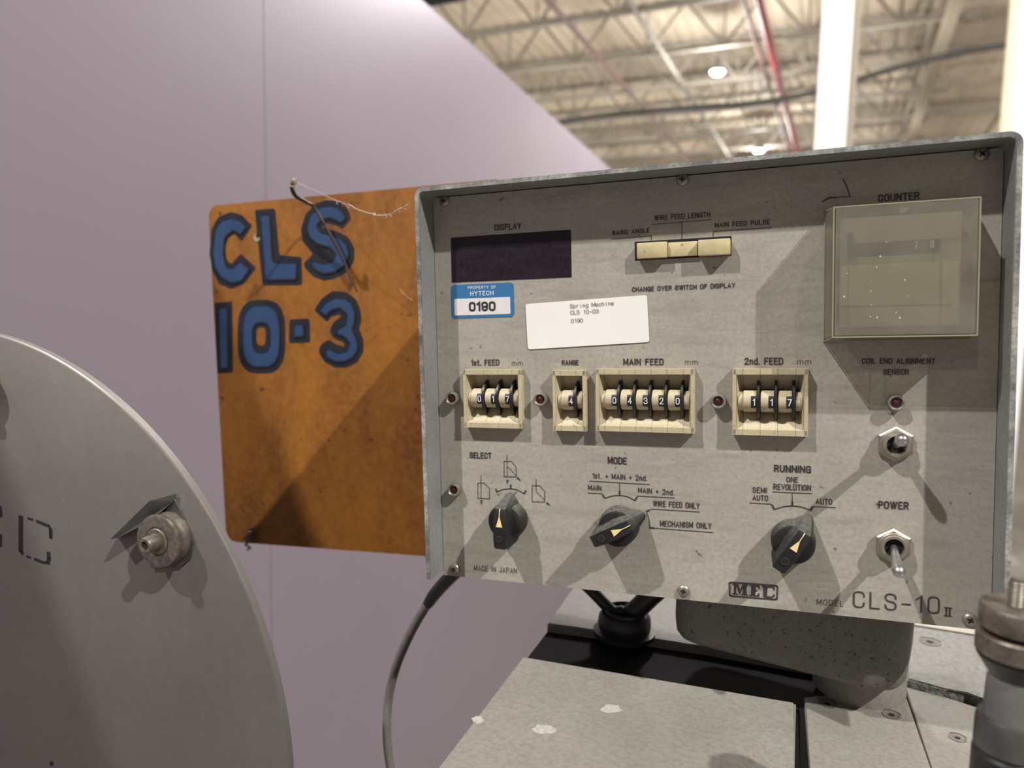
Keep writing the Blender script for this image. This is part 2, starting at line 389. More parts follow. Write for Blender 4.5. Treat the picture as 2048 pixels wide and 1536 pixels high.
# sagging dark conduit across the joists
pts = [aty(q[0], q[1], 13.5) for q in ((1020,262),(1120,243),(1250,226),(1400,214),(1500,207),(1640,183),(1760,145),(1860,118),(1960,98),(2048,84),(2120,74))]
bm = BM(); tube(bm, pts, .05, 8, smooth=4); prop(obj('cable_conduit', bm, M['conduit']), 'sagging dark grey conduit crossing below all the joists', 'conduit')
# dark duct at the top of the picture
pD = aty(905, -10, 9.0); bm = BM(); box(bm, pD.x-1.1, pD.x+.12, 8.8, 9.2, pD.z-.02, pD.z+.3, .02); prop(obj('air_duct', bm, mat('blue_grey_duct', (.05,.07,.09), .5)), 'dark blue-grey duct corner above the top of the lilac wall', 'duct')
# lamps in view
for (px, py), lab in (((1435, 145), 'lit high bay lamp hanging left of the red pipe'), ((1517, 302), 'lit high bay lamp just above the rim of the control box')):
    p = atz(px, py, HJ-.35-SL*4)
    r = empty('ceiling_lamp', loc=p); prop(r, lab, 'lamp', 'high bay lamps')
    bm = BM(); lathe(bm, (0,0,.02), (0,0,1), [(.16,0),(.17,.05),(.10,.12),(.06,.30),(.0,.32)], 24); obj('shade', bm, M['lampshell'], r)
    bm = BM(); lathe(bm, (0,0,-.02), (0,0,1), [(.0,-.03),(.10,-.02),(.145,.02),(.145,.038)], 24); obj('diffuser', bm, M['glow'], r)
    bm = BM(); tube(bm, [(0,0,.33), (0,0,1.1)], .012, 8); obj('hanger_rod', bm, M['joist'], r)
    lamp('ceiling_lamp_light', p-Vector((0,0,.35)), 300, .12)
# added fill lights without fixtures brighten the roof and the columns
for x in (-11, -6.7, .2, 5.6):
    for y in (3.5, 10.2, 17.2, 24.4, 31): lamp('hall_fill_light', (x, y, HJ-1.5), 130, .4, (1, .93, .83))

lamp('wall_fill_light', pA+wdir*.9+wn*.62+Vector((0,0,1.0)), 150, .12, (1,.96,1))  # two added lights, no lamps there, brighten the lilac wall towards its top
lamp('wall_fill_light', pA-wdir*.9+wn*.62+Vector((0,0,1.25)), 95, .12, (1,.96,1))
# columns
def column(pxl, pxr, pxs, y, label, c1, c2, name='steel_column'):
    a = aty(pxl, 250, y); b = aty(pxr, 250, y); z1 = HJ+.9
    r = empty(name, loc=(a.x, y, 0)); prop(r, label, 'column')
    w = b.x-a.x
    bm = BM(); box(bm, 0, w, 0, .02, 0, z1, .004, 1); obj('flange', bm, c1, r)
    bm = BM(); box(bm, w/2-.01, w/2+.01, .02, .30, 0, z1); obj('web_plate', bm, c2, r)
    bm = BM(); box(bm, 0, w+pxs, .30, .32, 0, z1, .004, 1); obj('flange', bm, c2, r)
    bm = BM(); box(bm, -.08, w+.08, -.08, .40, 0, .02); obj('base_plate', bm, M['joist'], r)
    return r
column(1631, 1693, .05, 6.6, 'white steel column rising behind the middle of the control box', M['column'], M['beam'])  # cream web and back flange put the column's side shade into colour
column(2014, 2090, .0, 6.2, 'white and cream column cut off by the right edge above the box corner', M['column'], M['columnc'])
a = aty(1998, 250, 6.25); b = aty(2018, 250, 6.25)
bm = BM(); box(bm, a.x, b.x, 6.17, 6.21, 0, HJ+.9, .004, 1); prop(obj('trim_1', bm, M['columnc']), kind='structure')

# ================================================================ CONTROL BOX
CB = empty('control_box', mat=BOX)
prop(CB, 'grey metal control box with thumbwheels, knobs, toggles and a counter on its face', 'control box')
xl, zt = L(828, 372, .0185)
xi, _ = L(845, 700, .0185)
xr_, zr_ = L(2046, 264, .0185)
zt = (zt+zr_)/2
XL, XR, ZT_, ZB = xl, xr_+.0005, zt, L(862, 1160, .0185)[1]
TH = .0028; DH = .0185; DB = .128
# shell: inverted U profile swept from front to back
def U(x0, x1, z0, z1, r, n=7):
    p = [(x0, z0)]
    for k in range(n+1):
        t = math.radians(180-90*k/n); p.append((x0+r+r*math.cos(t), z1-r+r*math.sin(t)))
    for k in range(n+1):
        t = math.radians(90-90*k/n); p.append((x1-r+r*math.cos(t), z1-r+r*math.sin(t)))
    p.append((x1, z0)); return p
o_ = U(XL, XR, ZB, ZT_, .0055); i_ = U(XL+TH, XR-TH, ZB, ZT_-TH, .0032)
def sweep(bm, o_, i_, y0, y1):
    n = len(o_); V = {}
    for nm, pr, y in (('of', o_, y0), ('if', i_, y0), ('ob', o_, y1), ('ib', i_, y1)): V[nm] = [bm.verts.new((p[0], y, p[1])) for p in pr]
    for k in range(n-1):
        bm.faces.new((V['of'][k], V['of'][k+1], V['if'][k+1], V['if'][k])); bm.faces.new((V['ob'][k], V['ib'][k], V['ib'][k+1], V['ob'][k+1]))
        bm.faces.new((V['of'][k], V['ob'][k], V['ob'][k+1], V['of'][k+1])); bm.faces.new((V['if'][k], V['if'][k+1], V['ib'][k+1], V['ib'][k]))
    for k in (0, n-1): bm.faces.new((V['of'][k], V['if'][k], V['ib'][k], V['ob'][k]))
bm = BM(); sweep(bm, o_, i_, -DH+.0006, DB); obj('hood_shell', bm, M['shell'], CB, sharp=50)
o2 = U(XL+.0001, XR-.0001, ZB+.0003, ZT_-.0001, .0055); i2 = U(XL+TH-.0003, XR-TH+.0003, ZB+.0003, ZT_-TH+.0003, .0034)
bm = BM(); sweep(bm, o2, i2, -DH, -DH+.0012); obj('rim_edge', bm, M['rim'], CB, sharp=50)
# face plate
zb1 = L(868, 1150)[1]; zb2 = L(1950, 1256)[1]
FX0, FX1, FZ0, FZ1 = XL+TH+.0003, XR-TH-.0003, (zb1+zb2)/2, ZT_-TH-.0006
FACE_AT = True
bm = BM(); box(bm, XL+.001, XR-.001, .122, .127, FZ0, ZT_-.001); obj('back_plate', bm, M['shell'], CB)
bm = BM(); box(bm, XL+TH+.0004, XR-TH-.0004, .0025, .1215, FZ0+.0015, FZ0+.0035); obj('bottom_plate', bm, M['shell'], CB)

# screws
def make_screw(x, z, s=1.0):
    bm = BM(); lathe(bm, (0,.0001,0), (0,-1,0), [(.0034*s,0),(.0034*s,.0006),(.0031*s,.0013),(.0022*s,.0020),(.0010*s,.0022),(0,.00225)], 24)
    o = obj('panel_screw', bm, M['screw'], CB, (x, 0, z))
    bm = BM(); y = -.00232
    w, l = .00038*s, .0015*s
    prism(bm, [(w,w),(w,l),(-w,l),(-w,w),(-l,w),(-l,-w),(-w,-w),(-w,-l),(w,-l),(w,-w),(l,-w),(l,w)], lambda a, b: Vector((a, y, b)), lambda a, b: Vector((a, y+.001, b)))
    obj('cross_slot', bm, M['hole'], o, (0,0,0)); return o
sc = None
for i, (px, py) in enumerate(((888,402),(1365,359),(1964,308),(909,1138),(1367,1182),(1940,1240))):
    x, z = L(px, py, .001)
    if sc is None: sc = make_screw(x, z); o = sc
    else: o = dup(sc, (x, 0, z), CB)
    o.rotation_euler = (0, (.3, .15, .8, .6, .2, .5)[i], 0)
THUMBS = ((((926,740),(1041,738),(1045,858),(927,854)), 3, '017', .0047, .0057), (((1104,741),(1171,741),(1173,863),(1106,861)), 1, '4', .0049, .0057),
          (((1191,738),(1388,738),(1389,867),(1192,862)), 5, '04320', .0050, .0058), (((1464,738),(1616,737),(1617,873),(1465,870)), 3, '117', .0053, .0060))
def rectL(pl, out=0):
    q = [L(*p, out) for p in pl]; xs = [a[0] for a in q]; zs = [a[1] for a in q]
    return (xs[0]+xs[3])/2, (xs[1]+xs[2])/2, (zs[2]+zs[3])/2, (zs[0]+zs[1])/2
holes = []
for tt in THUMBS:
    a, b, c, d_ = rectL(tt[0], .005); holes.append((a+.0010, b-.0010, c+.0010, d_-.0010))
xs_ = sorted({FX0, FX1} | {v for h in holes for v in h[:2]}); zs_ = sorted({FZ0, FZ1} | {v for h in holes for v in h[2:]})
bm = BM()
for xa, xb in zip(xs_, xs_[1:]):
    for za, zb_ in zip(zs_, zs_[1:]):
        mx_, mz_ = (xa+xb)/2, (za+zb_)/2
        if any(h[0] < mx_ < h[1] and h[2] < mz_ < h[3] for h in holes): continue
        bm.faces.new([bm.verts.new(p) for p in ((xa,0,za),(xb,0,za),(xb,0,zb_),(xa,0,zb_))])
bmesh.ops.remove_doubles(bm, verts=bm.verts[:], dist=1e-6)
r_ = bmesh.ops.extrude_face_region(bm, geom=bm.faces[:]); bmesh.ops.translate(bm, vec=(0,.0018,0), verts=[v for v in r_['geom'] if isinstance(v, bmesh.types.BMVert)])
obj('face_plate', bm, M['face'], CB, smooth=False)
# display window
def rectL(pl, out=0):
    q = [L(*p, out) for p in pl]; xs = [a[0] for a in q]; zs = [a[1] for a in q]
    return (xs[0]+xs[3])/2, (xs[1]+xs[2])/2, (zs[2]+zs[3])/2, (zs[0]+zs[1])/2
x0, x1, z0, z1 = rectL(((902,475),(1142,460),(1143,554),(904,565)))
bm = BM(); box(bm, x0, x1, -.0003, .001, z0, z1, .0001, 1); obj('display_window', bm, M['display'], CB)
# push buttons in their slot
x0, x1, z0, z1 = rectL(((1271,484),(1463,473),(1463,509),(1271,521)))
bm = BM(); box(bm, x0-.0003, x1, -.0002, .001, z0-.0003, z1+.0002); obj('button_slot', bm, M['hole'], CB)
for pl, out in ((((1273,486),(1334,483),(1334,514),(1273,518)), .0046), (((1335,485),(1395,482),(1395,511),(1335,514)), .0022), (((1395,480),(1460,476),(1461,508),(1396,512)), .0058)):
    a0, a1, c0, c1 = rectL(pl, out); bm = BM(); box(bm, a0+.0001, a1-.0001, -out, -.0001, c0, c1, .0005, 2); obj('push_button', bm, M['button'], CB)

# thumbwheel switches
def rp(*pts, r=.2):                              # open polyline with rounded inner corners
    P = [Vector(p) for p in pts]; out = [tuple(P[0])]
    for i in range(1, len(P)-1):
        a = P[i-1]-P[i]; b = P[i+1]-P[i]
        ka = min(r, a.length*(.5 if i > 1 else 1)); kb = min(r, b.length*(.5 if i < len(P)-2 else 1)); k = min(ka, kb)
        a = P[i]+a.normalized()*k; b = P[i]+b.normalized()*k
        for j in range(6):
            t = j/5; out.append(tuple((1-t)**2*a+2*t*(1-t)*P[i]+t*t*b))
    out.append(tuple(P[-1])); return out
def ln(*p): return list(p)
LOOP = lambda w, z0=0, z1=1: rp((0,(z0+z1)/2),(0,z1),(w,z1),(w,z0),(0,z0),(0,(z0+z1)/2), r=.24)
GL_ = {
 'A': (.54,[ln((0,0),(.27,1),(.54,0)),ln((.09,.3),(.45,.3))]), 'B': (.5,[ln((0,0),(0,1)),rp((0,1),(.46,1),(.46,.53),(0,.53)),rp((0,.53),(.5,.53),(.5,0),(0,0))]),
 'C': (.48,[rp((.48,.70),(.48,1),(0,1),(0,0),(.48,0),(.48,.30),r=.24)]), 'D': (.5,[ln((0,0),(0,1)),rp((0,1),(.5,1),(.5,0),(0,0),r=.26)]),
 'E': (.42,[ln((.42,1),(0,1),(0,0),(.42,0)),ln((0,.53),(.36,.53))]), 'F': (.42,[ln((.42,1),(0,1),(0,0)),ln((0,.52),(.35,.52))]),
 'G': (.5,[rp((.5,.72),(.5,1),(0,1),(0,0),(.5,0),(.5,.2),r=.24),ln((.5,.0),(.5,.46),(.27,.46))]), 'H': (.5,[ln((0,0),(0,1)),ln((.5,0),(.5,1)),ln((0,.52),(.5,.52))]),
 'I': (.0,[ln((0,0),(0,1))]), 'J': (.4,[rp((.4,1),(.4,0),(0,0),(0,.28),r=.22)]), 'L': (.4,[ln((0,1),(0,0),(.4,0))]), 'M': (.62,[ln((0,0),(0,1)),ln((0,1),(.31,.2)),ln((.31,.2),(.62,1)),ln((.62,1),(.62,0))]),
 'N': (.52,[ln((0,0),(0,1)),ln((0,1),(.52,0)),ln((.52,0),(.52,1))]), 'O': (.5,[LOOP(.5)]), 'P': (.46,[ln((0,0),(0,1)),rp((0,1),(.46,1),(.46,.46),(0,.46))]),
 'R': (.5,[ln((0,0),(0,1)),rp((0,1),(.47,1),(.47,.5),(0,.5)),ln((.26,.5),(.5,0))]), 'S': (.47,[rp((.46,.72),(.46,1),(0,1),(0,.55),(.47,.48),(.47,0),(0,0),(0,.28),r=.22)]),
 'T': (.48,[ln((0,1),(.48,1)),ln((.24,1),(.24,0))]), 'U': (.5,[rp((0,1),(0,0),(.5,0),(.5,1),r=.24)]), 'V': (.52,[ln((0,1),(.26,0),(.52,1))]), 'W': (.76,[ln((0,1),(.19,0)),ln((.19,0),(.38,1)),ln((.38,1),(.57,0)),ln((.57,0),(.76,1))]),
 'Y': (.5,[ln((0,1),(.25,.45),(.5,1)),ln((.25,.45),(.25,0))]), 'X': (.5,[ln((0,0),(.5,1)),ln((0,1),(.5,0))]),
 '0': (.46,[LOOP(.46)]), '1': (.2,[ln((.0,.80),(.2,1),(.2,0))]), '2': (.46,[rp((0,.72),(0,1),(.45,1),(.45,.58),(.0,.03),r=.22),ln((0,0),(.47,0))]),
 '3': (.46,[rp((0,.76),(0,1),(.44,1),(.44,.53),(.16,.53)),rp((.16,.53),(.46,.53),(.46,0),(0,0),(0,.25))]), '4': (.5,[ln((.37,0),(.37,1),(0,.28),(.5,.28))]), '7': (.46,[ln((0,1),(.46,1),(.14,0))]),
 '8': (.46,[LOOP(.42,.53,1),LOOP(.46,0,.53)]), '9': (.46,[rp((.46,.6),(.46,.44),(0,.44),(0,1),(.46,1),(.46,0),(.03,0),(.02,.22),r=.22)]),
 's': (.34,[rp((.33,.52),(.33,.7),(0,.7),(0,.39),(.34,.34),(.34,0),(0,0),(0,.18),r=.15)]), 't': (.28,[rp((.11,.95),(.11,0),(.28,0),r=.12),ln((0,.7),(.27,.7))]),
 'n': (.36,[ln((0,0),(0,.7)),rp((0,.6),(0,.7),(.36,.7),(.36,0),r=.2)]), 'd': (.4,[ln((.4,0),(.4,1)),rp((.4,.7),(0,.7),(0,0),(.4,0))]), 'm': (.72,[ln((0,0),(0,.7)),rp((0,.7),(.36,.7),(.36,0),r=.18),rp((.36,.7),(.72,.7),(.72,0),r=.18)]),
 'p': (.4,[ln((0,-.28),(0,.7)),rp((0,.7),(.4,.7),(.4,0),(0,0))]), 'r': (.3,[ln((0,0),(0,.7)),rp((0,.5),(.05,.7),(.3,.7),r=.15)]), 'i': (.0,[ln((0,0),(0,.7)),ln((0,.9),(0,.98))]),
 'g': (.4,[rp((.4,.7),(0,.7),(0,0),(.4,0)),rp((.4,.7),(.4,-.28),(.02,-.28))]), 'a': (.38,[rp((.03,.7),(.38,.7),(.38,0)),rp((.38,.42),(0,.42),(0,0),(.38,0),r=.14)]), 'c': (.36,[rp((.36,.5),(.36,.7),(0,.7),(0,0),(.36,0),(.36,.2))]),
 'h': (.38,[ln((0,0),(0,1)),rp((0,.7),(.38,.7),(.38,0))]), 'e': (.38,[rp((0,.37),(.38,.37),(.38,.7),(0,.7),(0,0),(.36,.0),(.37,.1),r=.2)]),
 '.': (.02,[ln((.0,0),(.02,0))]), '+': (.46,[ln((0,.45),(.46,.45)),ln((.23,.16),(.23,.74))]), '-': (.36,[ln((0,.42),(.36,.42))]), ' ': (.26,[])}
def ribbon(bm, P, w, f, cap=True):
    P = [Vector(p) for p in P]; P = [p for i, p in enumerate(P) if i == 0 or (p-P[i-1]).length > 1e-7]
    n = len(P)
    if n < 2: return
    A = []
    closed = (P[0]-P[-1]).length < 1e-7
    for i, p in enumerate(P):
        d0 = (p-P[i-1]).normalized() if i else ((P[-1]-P[-2]).normalized() if closed else (P[1]-P[0]).normalized())
        d1 = (P[i+1]-p).normalized() if i < n-1 else ((P[1]-P[0]).normalized() if closed else d0)
        t = (d0+d1); t = t.normalized() if t.length > 1e-6 else d1
        nn = Vector((-t.y, t.x)); k = 1/max(.45, nn.dot(Vector((-d1.y, d1.x))))
        q = p.copy()
        if cap and not closed and i == 0: q -= d1*w*.5
        if cap and not closed and i == n-1: q += d0*w*.5
        A.append((bm.verts.new(f(q+nn*w*.5*k)), bm.verts.new(f(q-nn*w*.5*k))))
    for a, b in zip(A, A[1:]): bm.faces.new((a[0], b[0], b[1], a[1]))
def lettering(s, x0, z0, x1, z1, h, m, parent, out=.00025, bold=.14, name='lettering', space=.3, label=None, mono=False, frame_=None):
    """text from (x0,z0) to (x1,z1) along its baseline, capital height h, on the panel's plane"""
    w = bold*h; d = Vector((x1-x0, z1-z0)); W = d.length-w; d.normalize()
    tot = 0; xs = []
    for i, c in enumerate(s):
        g = GL_[c][0]
        if mono: xs.append(tot+(.5-g)/2); tot += .5+(space if i < len(s)-1 else 0)
        else: xs.append(tot); tot += g+(space if i < len(s)-1 else 0)
    k = W/tot if tot > 0 else 1
    if len(s) == 1: k = W/max(GL_[s][0], .2); 
    bm = BM()
    for c, x in zip(s, xs):
        for pl in GL_[c][1]:
            pts = [((x+p[0])*k+w/2, p[1]*(h-w)+w/2) for p in pl]
            ribbon(bm, pts, w, lambda q: Vector((x0+q.x*d.x, -out, z0+q.x*d.y+q.y)))
    o = obj(name, bm, m, parent, smooth=False)
    if label: o['label'] = label
    return o
C1 = (820,340,4.0427); C2 = (1200,340,4.518); C3 = (1600,240,3.2); C4 = (840,700,3.2); C5 = (1160,700,3.2); C6 = (1420,880,3.84); C7 = (1700,700,5.9077); C8 = (960,960,9.6)
def cp(C, x, y): return C[0]+x/C[2], C[1]+y/C[2]
def word(s, C, xa, ya, xb, yb, h, m=None, bold=.14, parent=None, out=.00025, space=.3, mono=False):
    p0 = L(*cp(C, xa, ya), out); p1 = L(*cp(C, xb, yb), out); p2 = L(*cp(C, xa, ya-h), out)
    return lettering(s, p0[0], p0[1], p1[0], p1[1], math.hypot(p2[0]-p0[0], p2[1]-p0[1]), m or M['ink'], parent or CB, out, bold, space=space, mono=mono)
B_ = .17
for a in (('DISPLAY',C1,682,490,900,478,50),('BASIC ANGLE',C2,112,590,447,566,40),('WIRE FEED LENGTH',C2,492,457,997,424,46),('MAIN FEED PULSE',C2,1036,522,1535,490,44),
          ('CHANGE OVER SWITCH OF DISPLAY',C2,290,1101,1222,1062,43),('COUNTER',C3,500,525,765,508,48),('COIL END ALIGNMENT',C7,140,163,1008,165,66),('SENSOR',C7,393,293,700,293,66),
          ('1st. FEED',C4,328,100,508,98,38),('RANGE',C4,908,97,1015,96,32),('MAIN FEED',C5,277,97,536,97,42),('2nd. FEED',C5,1053,94,1300,94,45),('SELECT',C4,318,692,458,697,40),
          ('MODE',C5,178,728,300,733,45),('RUNNING',C5,1242,780,1478,788,46),('POWER',C6,1292,525,1527,535,58)):
    word(*a, bold=B_)
for a in (('1st. + MAIN + 2nd.',C5,80,820,430,838,34),('MAIN',C5,52,896,137,901,34),('MAIN + 2nd.',C5,372,913,604,930,34),('WIRE FEED ONLY',C5,468,999,766,1017,36),('MECHANISM ONLY',C5,512,1128,842,1145,37),
          ('ONE',C5,1322,846,1396,848,35),('REVOLUTION',C5,1238,893,1478,902,38),('SEMI',C5,1104,913,1196,916,36),('AUTO',C5,1104,962,1204,967,36),('AUTO',C6,812,490,936,495,42)):
    word(*a, bold=.135)
for a in (('mm',C4,588,100,656,100,33),('mm',C5,672,93,753,93,33),('mm',C5,1389,91,1478,91,34),('MODEL',C6,822,1266,1024,1279,46),('MADE IN JAPAN',C4,345,1411,620,1430,34)):
    word(*a, bold=.085)
word('CLS-10', C6, 1097, 1286, 1762, 1338, 128, bold=.085)

# printed rules
def stroke(bm, pts, w, out=.00025, closed=False):
    P = [Vector(p) for p in pts]
    for a, b in zip(P, P[1:]):
        d = (b-a)
        if d.length < 1e-9: continue
        d.normalize(); n = Vector((-d.y, d.x))*w/2; e = d*w*.3
        flat(bm, [tuple(a-e+n), tuple(a-e-n), tuple(b+e-n), tuple(b+e+n)], out)
def smoothline(pts, n=5):
    P = [Vector(p) for p in pts]; q = []
    for i in range(len(P)-1):
        p0, p1, p2, p3 = P[max(i-1,0)], P[i], P[i+1], P[min(i+2,len(P)-1)]
        for k in range(n):
            t = k/n; q.append(tuple(.5*((2*p1)+(p2-p0)*t+(2*p0-5*p1+4*p2-p3)*t*t+(3*p1-p0-3*p2+p3)*t**3)))
    q.append(tuple(P[-1])); return q
def rules(name, items):
    bm = BM()
    for it in items:
        C, pts, w = it[:3]; q = [L(*cp(C, *p), .0002) for p in pts]
        if len(it) > 3 and it[3] == 's': q = smoothline(q)
        if len(it) > 3 and it[3] == 'd':
            a, b = Vector(q[0]), Vector(q[1]); n = it[4]
            for k in range(n): stroke(bm, [tuple(a.lerp(b, (k+.12)/n)), tuple(a.lerp(b, (k+.78)/n))], w)
            continue
        if len(it) > 3 and it[3] == 'p': flat(bm, q, .00025); continue
        stroke(bm, q, w)
    return obj(name, bm, M['ink'], CB, smooth=False)
t, T = .00026, .0009
rules('printed_rule', [(C2, [(103,622),(463,594),(463,650)], t)])
rules('printed_rule', [(C2, [(468,492),(1012,450)], t), (C2, [(740,472),(740,633)], t)])
rules('printed_rule', [(C2, [(1547,520),(1022,555),(1022,615)], t)])
rules('mode_scale', [(C5,[(62,838),(445,860)],t),(C5,[(254,850),(254,905)],t),(C5,[(254,905),(254,927)],T),(C5,[(48,914),(140,919),(147,928)],t),(C5,[(147,928),(158,946)],T),
    (C5,[(160,948),(205,934),(254,930),(305,939),(352,963)],.0004,'s'),(C5,[(353,960),(364,943)],T),(C5,[(362,940),(368,934),(604,946)],t),
    (C5,[(425,1033),(440,1026)],T),(C5,[(440,1026),(460,1017),(765,1036)],t),(C5,[(425,1037),(440,1080),(449,1137)],.0004,'s'),(C5,[(449,1137),(470,1139)],T),(C5,[(470,1139),(850,1167)],t)])
rules('running_scale', [(C5,[(1234,907),(1485,918)],t),(C5,[(1359,915),(1359,975)],t),(C5,[(1359,973),(1359,995)],T),(C5,[(1243,1020),(1300,1003),(1359,997),(1420,1005),(1475,1025)],.0004,'s'),
    (C5,[(1087,978),(1222,985),(1230,993)],t),(C5,[(1230,993),(1243,1018)],T),(C5,[(1476,1024),(1486,1005)],T),(C6,[(778,518),(790,510),(965,518)],t)])
rules('select_scale', [(C8,[(330,230),(440,182),(590,168),(720,190),(848,262)],.0004,'s'),(C8,[(305,172),(328,228)],T),(C8,[(590,95),(590,165)],T),(C8,[(878,208),(850,258)],T)])
def icon(out_, ln, dashes, arrows):
    it = [(C4, out_+[out_[0]], t), (C4, ln, t)]
    for a, b, n in dashes: it.append((C4, [a, b], t*1.15, 'd', n))
    for tip, dx, dy in arrows:
        l = math.hypot(dx, dy); dx /= l; dy /= l
        it.append((C4, [tip, (tip[0]-dx*32-dy*7, tip[1]-dy*32+dx*7), (tip[0]-dx*32+dy*7, tip[1]-dy*32-dx*7)], t, 'p'))
    rules('feed_symbol', it)
icon([(370,850),(410,850),(445,885),(445,952),(370,948)], [(390,803),(390,850)], [((390,852),(391,950),5)], [((393,993),0,1)])
icon([(538,712),(585,712),(615,748),(617,812),(538,810)], [(557,668),(557,712)], [((557,715),(559,812),5),((560,745),(617,805),4)], [((560,862),0,1),((647,838),.75,.65)])
icon([(718,868),(765,868),(798,903),(798,972),(718,970)], [(743,826),(743,868)], [((743,870),(744,905),2),((745,907),(800,962),3)], [((835,998),.75,.65)])
# maker's emblem: serif capitals in a double-cornered frame
def emblem():
    A = [L(*cp(C6, *p), .0002) for p in ((150,1092),(519,1119),(514,1226),(150,1197))]
    def uv(u, v):
        a = Vector(A[3]).lerp(Vector(A[2]), u); b = Vector(A[0]).lerp(Vector(A[1]), u); return tuple(a.lerp(b, v))
    bm = BM()
    rr = [uv(x, y) for x, y in round_poly([(0,0),(1,0),(1,1),(0,1)], .09)]; stroke(bm, rr+[rr[0]], .00075)
    def P(*q): flat(bm, [uv(a, b) for a, b in q], .00026)
    # M
    P((.06,.14),(.17,.14),(.17,.22),(.135,.22),(.135,.7),(.145,.72),(.20,.2),(.225,.2),(.27,.72),(.275,.7),(.275,.22),(.25,.22),(.25,.14),(.385,.14),(.385,.22),(.355,.22),(.355,.82),(.385,.82),(.385,.9),(.27,.9),(.225,.5),(.18,.9),(.06,.9),(.06,.82),(.095,.82),(.095,.22),(.06,.22))
    # E
    P((.42,.12),(.63,.12),(.63,.36),(.605,.36),(.595,.2),(.545,.2),(.545,.49),(.585,.49),(.585,.56),(.545,.56),(.545,.82),(.595,.82),(.605,.68),(.63,.68),(.63,.9),(.42,.9),(.42,.82),(.455,.82),(.455,.2),(.42,.2))
    # C
    P((.74,.1),(.9,.1),(.945,.2),(.945,.36),(.92,.36),(.91,.2),(.79,.18),(.79,.84),(.91,.82),(.92,.66),(.945,.66),(.945,.9),(.68,.9),(.68,.82),(.71,.82),(.71,.18))
    return obj('maker_emblem', bm, M['ink'], CB, smooth=False)
emblem()
bm = BM()
a = L(*cp(C6,1795,1347)); b = L(*cp(C6,1857,1347)); c = L(*cp(C6,1800,1285)); w = b[0]-a[0]; h = c[1]-a[1]
for f in (.28, .70): stroke(bm, [(a[0]+w*f, a[1]), (a[0]+w*f, a[1]+h)], .0007)
for zz in (0, h): stroke(bm, [(a[0], a[1]+zz), (b[0], a[1]+zz)], .00035)
obj('roman_numeral', bm, M['ink'], CB, smooth=False)

def thumb(pxs, n, digits, capl, capr):
    x0, x1, z0, z1 = rectL(pxs, .005)
    cz = (z0+z1)/2; H = (z1-z0)/2
    base = BM(); box(base, x0+.0014, x1-.0014, .0068, .0075, z0+.0014, z1-.0014)
    t_ = obj('thumbwheel_switch', base, M['black'], CB)
    O = .005
    prof = [(-H,-.0002),(-H,-O),(-H+.0030,-O),(-H+.0042,-.0022),(-.0060,.0040),(-.0052,.0062),(.0052,.0062),(.0060,.0050),(H-.0042,.0026),(H-.0030,-O),(H,-O),(H,-.0002),(H-.0016,-.0002),(H-.0016,.0066),(-H+.0016,.0066),(-H+.0016,-.0002)]
    def seg(name, a, b):
        bm = BM(); prism(bm, prof, lambda zz, y: Vector((a, y, cz+zz)), lambda zz, y: Vector((b, y, cz+zz))); return obj(name, bm, M['cream'], t_, sharp=20)
    g = .00008
    pitch = (x1-x0-capl-capr)/n
    # end caps with full-height side wall
    for a, b, s in ((x0, x0+capl-g, 1), (x1-capr+g, x1, -1)):
        seg('end_cap', a, b)
        bm = BM(); wl_ = .0021; 
        if s > 0: box(bm, a, a+wl_, -O, 0, z0, z1, .0003, 1); prism(bm, [(a+wl_,-O),(a+wl_,.006),(b-.0002,.006),(a+wl_+.0010,-.001)], lambda x, y: Vector((x, y, cz-H+.003)), lambda x, y: Vector((x, y, cz+H-.003)))
        else: box(bm, b-wl_, b, -O, 0, z0, z1, .0003, 1); prism(bm, [(b-wl_,-O),(b-wl_,.006),(a+.0002,.006),(b-wl_-.0010,-.001)], lambda x, y: Vector((x, y, cz-H+.003)), lambda x, y: Vector((x, y, cz+H-.003)))
        obj('end_wall', bm, M['cream'], t_)
        bm = BM(); 
        xa, xb = (a+.0028, b) if s > 0 else (a, b-.0028)
        lathe(bm, (xa, .0012, cz), (1,0,0), [(.0052,0),(.0052,xb-xa)], 40); obj('drum_cap', bm, M['cream'], t_)
    for k in range(n):
        a = x0+capl+k*pitch; b = a+pitch
        seg('switch_module', a+g, b-g)
        R_ = .0058; yc = .0006
        bm = BM(); lathe(bm, (a+g, yc, cz), (1,0,0), [(R_-.0004,0),(R_,.0004),(R_,pitch-.0020)], 44); obj('drum', bm, M['cream'], t_)
        # black digit window hugging the drum
        bm = BM(); w0, w1 = b-.0046, b-.0017; r1 = R_+.00012; N_ = 8; A = []
        for i in range(N_+1):
            th = math.radians(-33+66*i/N_); A.append((math.cos(th)*r1, math.sin(th)*r1))
        prism(bm, A, lambda p, q: Vector((w0, yc-p, cz+q)), lambda p, q: Vector((w1, yc-p, cz+q))); obj('digit_window', bm, M['black'], t_)
        dx0, dx1 = w0+.0006, w1-.0002
        if digits[k] == '1': dx0, dx1 = w0+.0009, w1-.0008
        lettering(digits[k], dx0, cz-.0018, dx1, cz-.0018, .0036, M['white_ink'], t_, out=R_-yc+.0003, bold=.12, name='digit')
        # thumbwheel disc with a shallow tooth
        bm = BM(); yc2 = .0053; Rw = .0111
        lathe(bm, (b-.0017, yc2, cz), (1,0,0), [(Rw-.0003,0),(Rw,.0003),(Rw,.0012),(Rw-.0003,.0015)], 60); wheel = obj('thumbwheel', bm, M['black'], t_)
    return t_
for tt in THUMBS: thumb(*tt)

